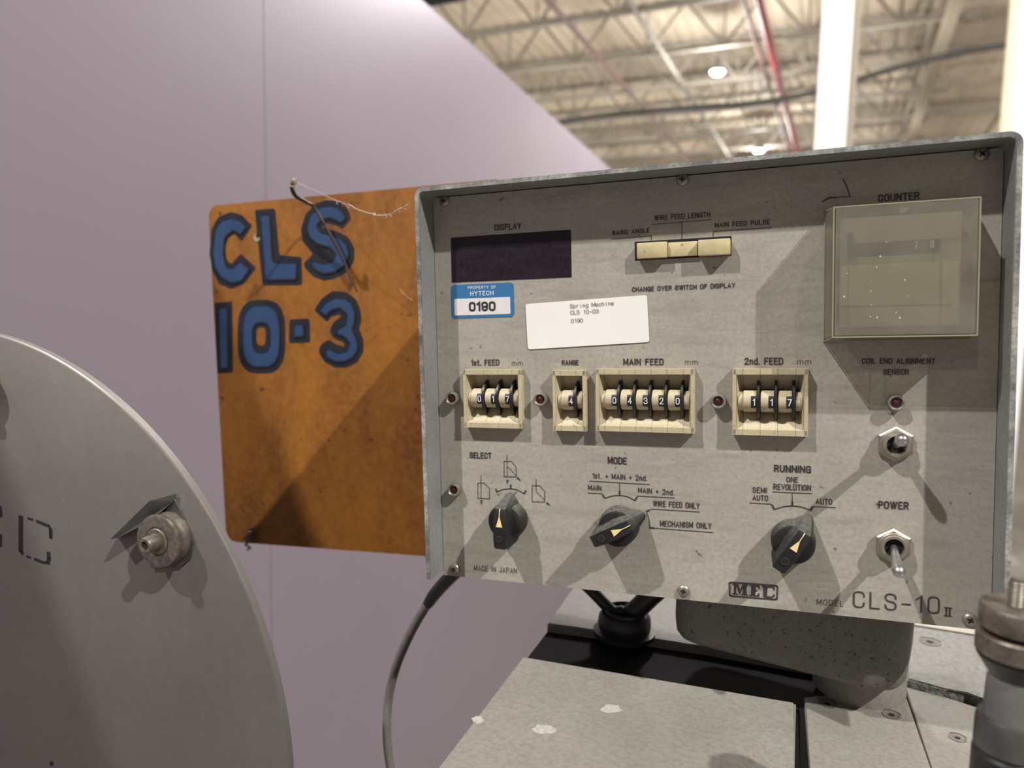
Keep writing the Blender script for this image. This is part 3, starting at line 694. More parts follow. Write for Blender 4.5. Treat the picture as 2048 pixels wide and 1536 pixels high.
# indicator lamps
led = None
for px, py in ((903,797),(1080,799),(1436,803),(907,980),(1793,806)):
    x, z = L(px, py, .004)
    if led is None:
        bm = BM(); lathe(bm, (0,0,0), (0,-1,0), [(.0041,0),(.0041,.0035),(.0038,.0046),(.0032,.0048),(.0028,.0044),(.0023,.0025)], 32, True, True); led = obj('indicator_lamp', bm, M['screw'], CB, (x,0,z))
        bm = BM(); lathe(bm, (0,-.0028,0), (0,-1,0), [(.0020,0),(.0019,.0007),(.0012,.0013),(0,.0015)], 24); obj('red_lens', bm, M['red'], led, (0,0,0))
    else: dup(led, (x,0,z), CB)

# rotary knobs
def knob(px, py, ang, label=None):
    x, z = L(px, py)
    bm = BM(); lathe(bm, (0,0,0), (0,-1,0), [(.0102,.0004),(.0112,.0008),(.0112,.0035),(.0108,.0090),(.0100,.0106),(.0086,.0112),(0,.0114)], 48)
    k = obj('rotary_knob', bm, M['knob'], CB, (x,0,z)); k.rotation_euler = (0, math.radians(ang), 0)
    # grip bar: cross-sections along its length (s, half width at base, half width at top, out at top)
    st = [(-.0142,.0036,.0029,.0175),(-.0132,.0046,.0034,.0190),(-.0085,.0066,.0038,.0195),(0,.0078,.0038,.0194),(.006,.0074,.0038,.0190),(.0098,.0056,.0033,.0176),(.0118,.0044,.0028,.0125),(.0146,.0026,.0016,.0045),(.0158,.0010,.0006,.0012)]
    bm = BM(); rings = []
    for s, wb, wt, o in st:
        rings.append([bm.verts.new(p) for p in ((-wb,-.0006,s), (-(wb*.55+wt*.45),-o*.55,s), (-wt,-o+.0004,s), (-wt+.0004,-o,s), (wt-.0004,-o,s), (wt,-o+.0004,s), ((wb*.55+wt*.45),-o*.55,s), (wb,-.0006,s))])
    for A, B in zip(rings, rings[1:]):
        for i in range(8): bm.faces.new((A[i], B[i], B[(i+1)%8], A[(i+1)%8]))
    bm.faces.new(rings[0]); bm.faces.new(rings[-1])
    obj('grip_bar', bm, M['knob'], k, (0,0,0), sharp=28)
    bm = BM(); y = -.0198
    prism(bm, [(-.0019,-.0005),(.0019,-.0005),(.0002,.0052),(.0002,.0085),(-.0002,.0085),(-.0002,.0052)], lambda a, b: Vector((a, y+max(0,(b-.004))*.22, b)), lambda a, b: Vector((a, y+.0004+max(0,(b-.004))*.22, b)))
    prism(bm, [(-.0002,.0085),(.0002,.0085),(.0002,.0099),(-.0002,.0099)], lambda a, b: Vector((a, y+.001+(b-.0085)*.6, b)), lambda a, b: Vector((a, y+.0016+(b-.0085)*.6, b)))
    obj('pointer_mark', bm, M['arrow'], k, (0,0,0))
    bm = BM(); lathe(bm, (0,-.0192,-.0076), (0,-1,0), [(.0020,0),(.0020,.0006),(.0017,.0006),(.0017,.0001)], 24, False, False); obj('set_screw_ring', bm, M['darksteel'], k, (0,0,0))
    bm = BM(); lathe(bm, (0,-.0192,-.0076), (0,-1,0), [(.0017,0),(.0017,.00052)], 24); obj('set_screw_hole', bm, M['hole'], k, (0,0,0))
    return k
knob(1021, 1036, 1); knob(1241, 1048, 63); knob(1586, 1078, 32)

# toggle switches
def toggle(px, py, tilt):
    x, z = L(px, py, .003)
    bm = BM(); lathe(bm, (0,0,0), (0,-1,0), [(.0090,0),(.0090,.0022),(.0080,.0030)], 6, ph=0); tg = obj('toggle_switch', bm, M['chrome'], CB, (x,0,z), sharp=25)
    bm = BM(); lathe(bm, (0,0,0), (0,-1,0), [(.0072,.0028),(.0072,.0040),(.0067,.0046),(.0062,.0046),(.0062,.0058),(.0059,.0062),(.0047,.0062),(.0044,.0056),(.0044,.0035)], 40, False, False); obj('bushing', bm, M['chrome'], tg, (0,0,0))
    bm = BM(); lathe(bm, (0,-.0036,0), (0,-1,0), [(.0046,0),(.0046,.0004)], 24); obj('socket', bm, M['hole'], tg, (0,0,0))
    a = math.radians(tilt); ax = Vector((0, -math.cos(a), math.sin(a)))
    bm = BM(); lathe(bm, (0,-.0038,0), ax, [(.0017,0),(.0022,.009),(.0028,.0155),(.0031,.0175),(.0029,.0195),(.0020,.0210),(.0009,.0216),(0,.02175)], 28); obj('lever', bm, M['steelball'], tg, (0,0,0))
toggle(1792, 889, 16); toggle(1787, 1093, -22)

# counter behind a yellowed clear cover
OUT = .021
fx0, fx1, fz0, fz1 = rectL(((1666,415),(1961,395),(1955,674),(1667,672)), OUT)
bx0, bx1, bz0, bz1 = fx0-.0030, fx1+.0012, fz0-.0022, fz1+.0012
fr = BM(); box(fr, bx0+.006, bx1-.006, -.008, 0, bz0+.006, bz1-.006, .001)
cn = obj('counter_unit', fr, M['unitdark'], CB)
x0, x1, z0, z1 = rectL(((1680,436),(1922,424),(1922,652),(1680,655)), .011)
bm = BM(); box(bm, x0, x1, -.011, -.006, z0, z1, .0008); obj('counter_face', bm, M['unit'], cn)
x0, x1, z0, z1 = rectL(((1681,530),(1915,524),(1919,650),(1681,655)), .0125)
bm = BM(); box(bm, x0, x1, -.0128, -.0105, z0, z1, .0006); obj('reset_plate', bm, mat('counter_reset_yellow', (.34,.31,.18), .5), cn)
bm = BM(); q = [L(1682,613,.0133), L(1905,609,.0133)]; stroke(bm, q, .0004, .0130); obj('plate_groove', bm, M['unitdark'], cn)
x0, x1, z0, z1 = rectL(((1714,486),(1880,478),(1880,501),(1714,508)), .0118)
bm = BM(); box(bm, x0, x1, -.0118, -.0105, z0, z1); dw = obj('number_window', bm, M['unitdark'], cn)
x0, x1, z0, z1 = rectL(((1694,465),(1708,464),(1708,519),(1696,520)), .0135)
bm = BM(); box(bm, x0, x1, -.0135, -.010, z0, z1, .0008); obj('reset_lever', bm, M['black'], cn)
word('UP', C3, 642, 592, 692, 588, 27, m=M['white_ink'], bold=.14, parent=cn, out=.0116)
lettering('8', *L(1860,496,.012), *L(1868,495,.012), .0035, M['white_ink'], cn, out=.0121, bold=.12, name='digit')
lettering('7', *L(1828,498,.012), *L(1836,497,.012), .0033, M['white_ink'], cn, out=.0121, bold=.12, name='digit')
bm = BM()
A = [bm.verts.new(p) for p in ((bx0,-.0002,bz0),(bx1,-.0002,bz0),(bx1,-.0002,bz1),(bx0,-.0002,bz1))]
B = [bm.verts.new(p) for p in ((fx0,-OUT,fz0),(fx1,-OUT,fz0),(fx1,-OUT,fz1),(fx0,-OUT,fz1))]
for i in range(4): bm.faces.new((A[i], A[(i+1)%4], B[(i+1)%4], B[i]))
bm.faces.new(B)
bmesh.ops.bevel(bm, geom=[e for e in bm.edges if not e.is_boundary], offset=.0009, segments=2, affect='EDGES')
cv = obj('clear_cover', bm, M['cover'], CB)
cv['label'] = 'yellowed clear plastic cover'
bm = BM(); 
for pp in (((fx0,-OUT,fz1),(fx1,-OUT,fz1)), ((fx0,-OUT,fz0),(fx1,-OUT,fz0)), ((fx0,-OUT,fz0),(fx0,-OUT,fz1)), ((fx1,-OUT,fz0),(fx1,-OUT,fz1)), ((bx0,-.0003,bz0),(fx0,-OUT,fz0)), ((bx0,-.0003,bz1),(fx0,-OUT,fz1)), ((bx0,-.0005,bz0),(bx1,-.0005,bz0)), ((bx0,-.0005,bz0),(bx0,-.0005,bz1))):
    tube(bm, pp, .00032, 6)
obj('cover_edge', bm, mat('bright_cover_edge', (.33,.305,.21), .35), cv)
bm = BM(); rr = random.Random(4)
for k in range(14):
    u, v, s = rr.random(), rr.random(), rr.uniform(.00015,.0004)
    x = fx0+.004+u*(fx1-fx0-.008); z = fz0+.004+v*(fz1-fz0-.008)
    flat(bm, [(x+s*math.cos(a)*rr.uniform(.7,1.2), z+s*1.2*math.sin(a)) for a in np.linspace(0, 5.4, 7)], OUT+.0001)
o = obj('paint_speck', bm, mat('pale_fleck', (.7,.68,.58), .6), cv, smooth=False); o['kind'] = 'stuff'

# stickers
x0, x1, z0, z1 = rectL(((903,569),(1028,566),(1028,633),(903,637)))
bm = BM(); flat(bm, rrect(x0, x1, z0, z1, .0022), .00025); tagm = obj('asset_tag', bm, M['blue'], CB, smooth=False); tagm['label'] = 'blue and white property tag'
x0, x1, z0, z1 = rectL(((909,597),(1021,595),(1021,628),(910,631)))
bm = BM(); flat(bm, rrect(x0, x1, z0, z1, .0005), .0004); obj('number_field', bm, M['tagwhite'], tagm, smooth=False)
word('PROPERTY OF', C1, 468, 964, 694, 959, 24, m=M['white_ink'], bold=.13, parent=tagm, out=.0004)
word('HYTECH', C1, 488, 1017, 676, 1012, 36, m=M['white_ink'], bold=.15, parent=tagm, out=.0004)
word('0190', C1, 478, 1143, 692, 1138, 76, m=M['ink2'], bold=.2, space=.26, parent=tagm, out=.0006)
q = [L(*p, .0003) for p in ((1051,608),(1294,590),(1299,684),(1056,699))]
bm = BM(); flat(bm, round_poly(q, .0016), .00045); lb = obj('paper_label', bm, M['label'], CB, smooth=False); lb['label'] = 'white paper label'
word('Spring Machine', C1, 1294, 1118, 1650, 1093, 33, m=M['ink2'], bold=.10, parent=lb, out=.0007, space=.14, mono=True)
word('CLS 10-03', C1, 1297, 1170, 1525, 1157, 33, m=M['ink2'], bold=.10, parent=lb, out=.0007, space=.14, mono=True)
word('0190', C1, 1302, 1236, 1398, 1231, 32, m=M['ink2'], bold=.10, parent=lb, out=.0007, space=.14, mono=True)
# grime marks on the face
bm = BM(); rr = random.Random(11)
for pts, w in (([(275,375),(300,430),(320,490)], .0005), ([(140,525),(180,505),(250,492),(320,492)], .00035), ([(150,520),(190,495),(230,500)],.0005)):
    stroke(bm, smoothline([L(*cp(C3, *p), .0002) for p in pts]), w, .0002)
o = obj('grime_mark', bm, mat('black_grime', (.05,.045,.04), .8), CB, smooth=False); o['kind'] = 'stuff'

# ================================================================ AMBER NAME BOARD (behind the box)
YB = .1285
NB = empty('name_board', mat=BOX)
prop(NB, 'amber board with hand-painted blue letters fixed behind the control box', 'sign')
def LB(px, py, d=0): return L(px, py, -(YB)+d)
q = [LB(*p) for p in ((416,412),(828,374),(1000,358),(1010,1124),(843,1109),(453,1083))]
q = round_poly([q[0], q[2], q[3], q[5]], [.012, .004, .004, .013])
bm = BM(); prism(bm, q, lambda x, z: Vector((x, YB, z)), lambda x, z: Vector((x, YB+.004, z)))
obj('board_sheet', bm, M['board'], NB)
CBd = (380, 320, 3.2)
def paint(outer, inner, hole=None):
    bm = BM(); f = lambda pts: [LB(*cp(CBd, *p)) for p in pts]
    def fl(bm, poly, y): prism(bm, poly, lambda x, z: Vector((x, y, z)), lambda x, z: Vector((x, y+.00015, z)))
    def ring(bm, A, B, y):
        a = [bm.verts.new((p[0], y, p[1])) for p in A]; b = [bm.verts.new((p[0], y, p[1])) for p in B]; n = len(a)
        for k in range(n): bm.faces.new((a[k], a[(k+1)%n], b[(k+1)%n], b[k]))
    if hole is not None: pass
    def ell(cx, cy, rx, ry): return f([(cx+rx*math.cos(a)*(1-.06*math.cos(4*a)), cy+ry*math.sin(a)*(1-.06*math.cos(4*a))) for a in np.linspace(0, 2*math.pi, 41)[:-1]])
    if hole is None:
        fl(bm, round_poly(f(outer), .0022, 3), YB-.0002); o = obj('painted_letter', bm, M['outline'], NB, smooth=False)
        bm = BM(); fl(bm, round_poly(f(inner), .0018, 3), YB-.0005)
    else:
        def ell(cx, cy, rx, ry): return f([(cx+rx*math.cos(a)*(1-.06*math.cos(4*a)), cy+ry*math.sin(a)*(1-.06*math.cos(4*a))) for a in np.linspace(0, 2*math.pi, 41)[:-1]])
        ring(bm, ell(*outer), ell(*hole), YB-.0002); o = obj('painted_letter', bm, M['outline'], NB, smooth=False)
        bm = BM(); ring(bm, ell(*inner[0]), ell(*inner[1]), YB-.0005)
    obj('letter_fill', bm, M['bluepaint'], o, smooth=False)
    bm = BM()
    loops = [round_poly(f(inner), .0018, 3)] if hole is None else [ell(*inner[0]), ell(*inner[1])]
    for lp in loops: ribbon(bm, list(lp)+[lp[0]], .0017, lambda q: Vector((q.x, YB-.0008, q.y)))
    obj('letter_outline', bm, M['outline'], o, smooth=False)
paint([(400,420),(330,522),(285,470),(245,500),(225,560),(235,640),(265,668),(325,600),(424,690),(350,790),(270,825),(190,795),(145,710),(125,600),(140,440),(180,365),(260,332),(330,350)],
      [(366,425),(325,480),(280,448),(225,495),(215,600),(235,682),(270,692),(320,645),(385,695),(335,772),(270,790),(200,750),(160,690),(147,600),(160,450),(200,388),(265,365),(320,382)])
paint([(415,320),(545,310),(572,608),(715,622),(718,800),(465,803)], [(450,350),(513,345),(530,640),(550,655),(687,652),(682,765),(483,770)])
paint([(1032,375),(975,442),(935,415),(870,402),(842,432),(930,452),(1010,490),(1052,560),(1052,640),(1015,710),(930,757),(860,772),(790,745),(735,690),(728,660),(790,602),(722,520),(710,440),(740,350),(800,280),(880,255),(965,265),(1010,315)],
      [(1000,372),(967,402),(900,370),(840,382),(812,420),(840,462),(940,482),(1000,530),(1020,600),(1000,670),(930,715),(860,730),(800,700),(775,660),(800,640),(850,662),(910,650),(935,600),(900,560),(820,540),(765,500),(747,430),(770,350),(830,300),(890,288),(950,300),(988,345)])
paint([(158,915),(270,905),(276,1360),(175,1366)], [(185,945),(244,940),(248,1330),(195,1335)])
paint((458,1130,162,250), ((458,1125,128,212), (458,1135,58,100)), (456,1128,32,62))
paint([(638,1020),(765,1013),(770,1166),(633,1172)], [(668,1050),(728,1045),(734,1130),(662,1134)])
paint([(795,960),(840,890),(910,838),(1000,843),(1062,890),(1092,960),(1097,1030),(1082,1080),(1110,1150),(1110,1230),(1070,1295),(1000,1327),(930,1327),(860,1290),(825,1230),(832,1188),(885,1148),(930,1178),(990,1195),(985,1168),(920,1140),(893,1090),(918,1040),(970,998),(950,988),(905,1000),(878,1037)],
      [(828,965),(870,908),(930,878),(990,880),(1040,915),(1060,980),(1055,1040),(1040,1085),(1070,1140),(1078,1210),(1045,1265),(990,1290),(930,1290),(880,1265),(862,1225),(890,1198),(950,1235),(1010,1215),(1025,1170),(990,1130),(935,1112),(945,1080),(1000,1050),(1005,985),(960,945),(900,965),(875,998)])
x, z = LB(517, 471); bm = BM(); lathe(bm, (x, YB-.0007, z), (0,-1,0), [(.0019,0),(.0019,.0003)], 20); obj('screw_hole', bm, M['hole'], NB)
x, z = LB(514, 476); bm = BM(); lathe(bm, (x, YB-.0003, z), (0,-1,0), [(.0034,0),(.0033,.0003)], 20); obj('bare_ring', bm, M['wiretip'], NB)
# tangled black knot of wire on the lower edge
bm = BM(); rr = random.Random(3)
p = [LB(*q) for q in ((515,1053),(503,1058),(512,1066),(500,1072),(508,1080),(498,1086),(504,1094),(500,1097))]
tube(bm, [(a[0], YB-.002-.003*(i % 2), a[1]) for i, a in enumerate(p)], .0008, 6, smooth=4)
tube(bm, [(a[0]+.002*math.sin(i*2.1), YB-.0015-.002*((i+1) % 2), a[1]) for i, a in enumerate(p[:6])], .0006, 6, smooth=4)
for _ in range(7):
    a = p[rr.randrange(len(p)-1)]; tube(bm, [(a[0], YB-.002, a[1]), (a[0]+rr.uniform(-.007,.007), YB-.003, a[1]+rr.uniform(-.008,.003))], .00025, 5)
o = prop(obj('wire_knot', bm, M['rubber']), 'small tangled knot of black wire on the bottom edge of the amber board', 'wire knot'); o.matrix_world = BOX
# bent hook wire over the board's top edge
pw = [((590,360),.045),((584,372),.047),((590,390),.040),((612,404),.022),((628,414),.013),((648,448),.010),((672,490),.007),((690,528),.004),((706,572),.0022)]
HW = empty('hook_wire', mat=BOX); prop(HW, 'bent dark wire hooked over the top of the amber board', 'wire')
pts = [Vector((LB(*a, dd)[0], YB-dd, LB(*a, dd)[1])) for a, dd in pw]
bm = BM(); tube(bm, pts, [.0018,.0018,.0017,.0015,.0013,.0012,.0012,.0012,.0011], 10, smooth=5); obj('wire_rod', bm, M['wire'], HW)
bm = BM(); tube(bm, [pts[0]+(pts[0]-pts[1])*.15, pts[0], pts[1], pts[1]+(pts[2]-pts[1])*.35], .0021, 12); obj('pale_tip', bm, M['wiretip'], HW)
# cobweb from the hook to the hood corner
bm = BM()
def strand(a, da, b, db, sag, r=.00012, n=9):
    A = Vector((LB(*a, da)[0], YB-da, LB(*a, da)[1])); B = Vector((LB(*b, db)[0], YB-db, LB(*b, db)[1]))
    P = []; 
    for k in range(n+1):
        t = k/n; p = A.lerp(B, t); p.z -= sag*4*t*(1-t)+rr.uniform(-.0004,.0004); P.append(p)
    tube(bm, P, r, 5); return P
strand((592,362),.045,(640,384),.05,.001,.0002); P1 = strand((640,384),.05,(700,410),.06,.001,.0002)
strand((700,410),.06,(745,428),.07,.001,.00034); P2 = strand((745,428),.07,(815,408),.14,.003,.00032)
strand((815,408),.14,(822,392),.146,.001,.0002); strand((590,364),.045,(470,406),.006,.001)
strand((745,428),.07,(790,560),.03,.0,.0001); strand((790,560),.03,(800,578),.02,.001,.00022); strand((680,402),.055,(650,398),.02,.0)
strand((800,578),.02,(824,600),.135,.001)
for _ in range(26):
    a = rr.choice(P1[5:]+P2); tube(bm, [a, a+Vector((rr.uniform(-.002,.002), rr.uniform(-.002,.002), rr.uniform(-.003,.002)))], .00016, 4)
o = prop(obj('cobweb', bm, M['web']), 'dusty cobweb strung from the hook wire to the corner of the control box', 'cobweb', kind='stuff'); o.matrix_world = BOX

# ================================================================ LEFT DISC
DY = -.11; DS = .80
arc = [(0,60),(100,75),(200,130),(300,200),(400,290),(500,390),(580,490),(660,600),(740,720),(800,830),(860,950),(910,1080),(950,1250),(970,1390),(975,1536)]
apx = [(x/1.715, 640+y/1.7143) for x, y in arc]
ap = np.array([L(*p, -DY) for p in apx])
A_ = np.c_[2*ap, np.ones(len(ap))]; s_ = np.linalg.lstsq(A_, (ap**2).sum(1), rcond=None)[0]
DCX, DCZ = s_[0], s_[1]; DR = math.sqrt(s_[2]+DCX**2+DCZ**2)
print('disc', DCX, DCZ, DR, 'resid', np.abs(np.hypot(ap[:,0]-DCX, ap[:,1]-DCZ)-DR).max())
DM = BOX @ Matrix.Translation((DCX, DY, DCZ))
SD = empty('steel_disc', mat=DM); prop(SD, 'large round grey steel disc plate with stencil-cut letters and spool bolts', 'disc')
def dl(px, py, out=0):                           # coordinates on the disc's face
    x, z = L(px, py, -DY+out); return x-DCX, z-DCZ
bm = BM(); lathe(bm, (0,.0,0), (0,1,0), [(DR-.0012,0),(DR,.0012)], 200, True, False); 
obj('disc_face', bm, M['disc'], SD, sharp=60)
bm = BM(); lathe(bm, (0,0,0), (0,1,0), [(DR,.0012),(DR,.0052),(DR-.001,.006)], 200, False, True); obj('disc_rim', bm, M['discedge'], SD)
C9 = (0, 980, 4.876)
def slot(segs, name='stencil_slot', w0=.0018):
    bm = BM()
    for pts, w in segs:
        P = [Vector(dl(*cp(C9, *p))) for p in pts]
        for a, b in zip(P, P[1:]):
            d = (b-a).normalized(); n = Vector((-d.y, d.x))*w*.66; e = d*w*.3
            prism(bm, [tuple(a-e+n), tuple(a-e-n), tuple(b+e-n), tuple(b+e+n)], lambda x, z: Vector((x, -.00025, z)), lambda x, z: Vector((x, .0002, z)))
    obj(name, bm, M['hole'], SD, smooth=False)
slot([([(205,262),(205,590)], .0026), ([(205,590),(222,618)], .0016), ([(275,274),(320,288)], .0008), ([(360,302),(440,335),(480,350),(492,380),(496,462)], .0012), ([(496,380),(498,462)], .0018),
      ([(262,645),(300,657)], .0008), ([(340,672),(420,705),(475,708)], .0011), ([(475,612),(480,665),(470,708)], .002)])
slot([([(-2,170),(8,250)], .0024), ([(4,440),(2,540)], .0022), ([(-120,270),(-120,600)], .0026), ([(-60,280),(0,250)], .001)])
def spool(px, py, bracket=True, s=1.0):
    # spool bolt: centre where it meets the disc
    x, z = dl(px, py)
    bm = BM(); lathe(bm, (0,0,0), (0,-1,0), [(.0165*s,0),(.0172*s,.0010),(.0172*s,.0035),(.0160*s,.0055),(.0155*s,.0075),(.0172*s,.0095),(.0176*s,.0110),(.0172*s,.0125),(.0160*s,.0130),(.0095*s,.0130),(.0092*s,.0122)], 48)
    b = obj('spool_bolt', bm, M['boltsteel'], SD, (x, -.0002, z)); b.scale = (DS, DS, DS)
    bm = BM(); lathe(bm, (0,-.0122,0), (0,-1,0), [(.0088*s,0),(.0088*s,.0012),(.0080*s,.0018),(.0058*s,.0018),(.0056*s,.0045),(.0052*s,.0100),(.0046*s,.0108),(.0028*s,.0108),(.0026*s,.0060)], 40); obj('hollow_stud', bm, M['boltsteel'], b, (0,0,0))
    bm = BM(); lathe(bm, (0,-.0200,0), (0,-1,0), [(.0026*s,0),(.0026*s,.0022)], 20); obj('stud_hole', bm, M['hole'], b, (0,0,0))
    return b
SB = spool(345, 1072)
spool(-38, 752)
spool(-90, 1432)
# folded triangular guide plate behind the right spool
pl = [dl(*cp(C9, *p)) for p in ((1690,45),(1780,200),(1870,430),(1895,520),(1870,660),(1780,740),(1500,760),(1400,420),(1490,250))]
bm = BM(); prism(bm, pl, lambda x, z: Vector((x, -.0014, z)), lambda x, z: Vector((x, -.0002, z))); gp = obj('guide_plate', bm, M['darksteel'], SD)
fo = [dl(*cp(C9, *p), .004) for p in ((1690,45),(1500,95),(1150,455),(1200,450),(1490,300),(1660,120))]
f1 = [dl(*cp(C9, *p)) for p in ((1690,45),(1500,95),(1150,455),(1200,450),(1490,300),(1660,120))]
bm = BM(); n = len(fo); hh = (.0014,.007,.009,.0082,.0055,.002)
a = [bm.verts.new((fo[i][0], -hh[i], fo[i][1])) for i in range(n)]; b = [bm.verts.new((f1[i][0], -.0004, f1[i][1])) for i in range(n)]
bm.faces.new(a); bm.faces.new(b)
for k in range(n): bm.faces.new((a[k], a[(k+1)%n], b[(k+1)%n], b[k]))
obj('folded_lip', bm, M['darksteel'], gp, sharp=10)
bm = BM(); x, z = dl(104, 1527); lathe(bm, (x,-.0003,z), (0,-1,0), [(.0014,0),(.0014,.0002)], 16); obj('drilled_hole', bm, M['hole'], SD)
bm = BM(); lathe(bm, (0,.0061,0), (0,1,0), [(.03,0),(.03,.12),(.05,.125),(.05,.16)], 40); obj('drive_shaft', bm, M['darksteel'], SD)

# ================================================================ MACHINE BED
ZP = CAMZ-.225                                   # top of the front plate
def tz(px, py, z=ZP): v = atz(px, py, z); return (v.x, v.y)
def slab(name, pts, ztop, thick, m, parent, bev=.0008):
    bm = BM(); prism(bm, pts, lambda x, y: Vector((x, y, ztop)), lambda x, y: Vector((x, y, ztop-thick)))
    if bev: bmesh.ops.bevel(bm, geom=[e for e in bm.edges if all(abs(v.co.z-ztop) < 1e-6 for v in e.verts)], offset=bev, segments=2, affect='EDGES')
    return obj(name, bm, m, parent)
MB_ = empty('machine_bed', loc=(0,0,0)); prop(MB_, 'grey cast machine bed with screwed cover plates under the control box', 'machine')
def ext(p, q, k): return (p[0]+(q[0]-p[0])*k, p[1]+(q[1]-p[1])*k)
e0 = tz(1140, 1181); e1 = tz(1095, 1248); e2 = tz(1045, 1312); e3 = tz(878, 1536)
far = ext(e2, e0, 1.9); near = ext(e2, e3, 1.5)
# body block
rightfar = tz(2300, 1150); rightnear = tz(2300, 1900)
gb = ext(e3, near, .4)
ra, rb = tz(2300, 1345), tz(2300, 1800)
body = [far, e0, e1, e2, e3, near, tz(1590, 2050), tz(2300, 2050), tz(2300, 1250), tz(1900, 1185)]
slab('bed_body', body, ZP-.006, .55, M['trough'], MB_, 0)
# rear plate with the cable gland
rp = [far, e1, tz(1250,1269), tz(1420,1295), tz(1612,1330), tz(1815,1362), tz(1812,1200), tz(1600,1130)]
slab('rear_plate', rp, ZP+.0005, .0065, M['plate'], MB_)
# front cover plate
fp = [e2, tz(1592,1404), tz(1589,1536), tz(1584,2000), near, e3]
slab('cover_plate', fp, ZP, .006, M['plate'], MB_, .0015)
# plate right of the groove
p2 = [tz(1609,1392), tz(1806,1372), tz(1862,1536), tz(1990,1900), tz(1640,1900), tz(1621,1536)]
slab('cover_plate', p2, ZP-.0005, .0055, M['plate'], MB_, .0008)
p3 = [tz(1810,1370), tz(1893,1392), tz(2060,1446), tz(2300,1520), tz(2300,1900), tz(2000,1900), tz(1866,1536)]
slab('cover_plate', p3, ZP-.001, .005, M['plate'], MB_, .0006)
p4 = [tz(1812,1258), tz(1960,1282), tz(2300,1340), tz(2300,1515), tz(2060,1440), tz(1975,1412), tz(1935,1392), tz(1893,1388), tz(1812,1366)]
slab('crackle_plate', p4, ZP+.003, .009, M['plate_d'], MB_, .0012)
p5 = [tz(1805,1236), tz(2300,1306), tz(2300,1338), tz(1960,1281), tz(1810,1257)]
slab('steel_rail', p5, ZP+.004, .01, M['barsteel'], MB_, .0008)
# countersunk screws
for (px, py), r_, zz in (((1860,1284),.0068,ZP+.003), ((1655,1408),.0050,ZP-.0005), ((1783,1430),.0050,ZP-.0005), ((1915,1476),.0044,ZP-.001)):
    v = atz(px, py, zz)
    bm = BM(); lathe(bm, (0,0,0), (0,0,1), [(r_,-.0008),(r_,.0003),(r_*.88,.0003),(r_*.8,.0001),(r_*.35,.0001)], 28, False, False); s1 = obj('countersunk_screw', bm, M['casting'], MB_, v)
    bm = BM(); lathe(bm, (0,0,0), (0,0,1), [(r_*.36,-.0008),(r_*.36,.00015)], 6); obj('hex_socket', bm, M['hole'], s1, (0,0,0))
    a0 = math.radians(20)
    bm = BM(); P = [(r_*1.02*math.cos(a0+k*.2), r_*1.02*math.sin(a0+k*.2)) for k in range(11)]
    tube(bm, [(a, b, .0001) for a, b in P], .0004, 6); obj('gap_shade_arc', bm, M['hole'], s1, (0,0,0))  # thin dark arc stands in for shade at the screw's edge
# machine stand beneath (down to the floor)
cxm = sum(p[0] for p in body)/len(body); cym = sum(p[1] for p in body)/len(body)
ft = [ext((cxm, cym), p, .96) for p in body]
slab('bed_stand', ft, ZP-.556, ZP-.556, M['casting'], MB_, 0)
# pale chips of paint on the cover plate
bm = BM(); rr = random.Random(5)
for cx, cy, rx, ry in ((1087,1458,28,11),(1222,1417,24,9),(955,1440,14,8)):
    pts = [tz(cx+rx*math.cos(a)*rr.uniform(.6,1.1), cy+ry*math.sin(a)*rr.uniform(.6,1.1)) for a in np.linspace(0, 2*math.pi, 15)[:-1]]
    prism(bm, pts, lambda x, y: Vector((x, y, ZP+.00015)), lambda x, y: Vector((x, y, ZP-.0002)))
obj('worn_paint_patch', bm, mat('pale_worn_patch', (.44,.425,.385), .5, grain=(400,(.3,.28,.25),1.0)), MB_, smooth=False)['kind'] = 'stuff'

# cable gland
v = atz(1248, 1268, ZP+.0005)
GL = empty('cable_gland', loc=v); prop(GL, 'black rubber cable gland on the rear plate with two black cables', 'cable gland')
bm = BM(); lathe(bm, (0,0,0), (0,0,1), [(.0215,0),(.0215,.003),(.0178,.004),(.0185,.008),(.0180,.013),(.0160,.0155),(.0142,.0150),(.0140,.0175),(.0128,.0185),(.0116,.0175),(.0112,.010)], 40); obj('gland_ring', bm, M['rubber'], GL)
bm = BM(); lathe(bm, (0,0,0), (0,0,1), [(.0113,.009),(.0113,.0105)], 24); obj('gland_throat', bm, M['hole'], GL)
def gpt(px, py, y): 
    q = aty(px, py, y); return q-v
yb_ = v.y
bm = BM(); tube(bm, [(-.001,0,.008), (-.001,0,.016), gpt(1225,1222,yb_), gpt(1185,1183,yb_), gpt(1150,1150,yb_)], .0042, 14, smooth=4); obj('black_cable', bm, M['rubber'], GL)
bm = BM(); tube(bm, [(.004,0,.008), (.005,0,.016), gpt(1272,1220,yb_-.002), gpt(1302,1192,yb_-.002), gpt(1335,1160,yb_-.002)], .0070, 14, smooth=4); obj('black_cable', bm, M['rubber'], GL)

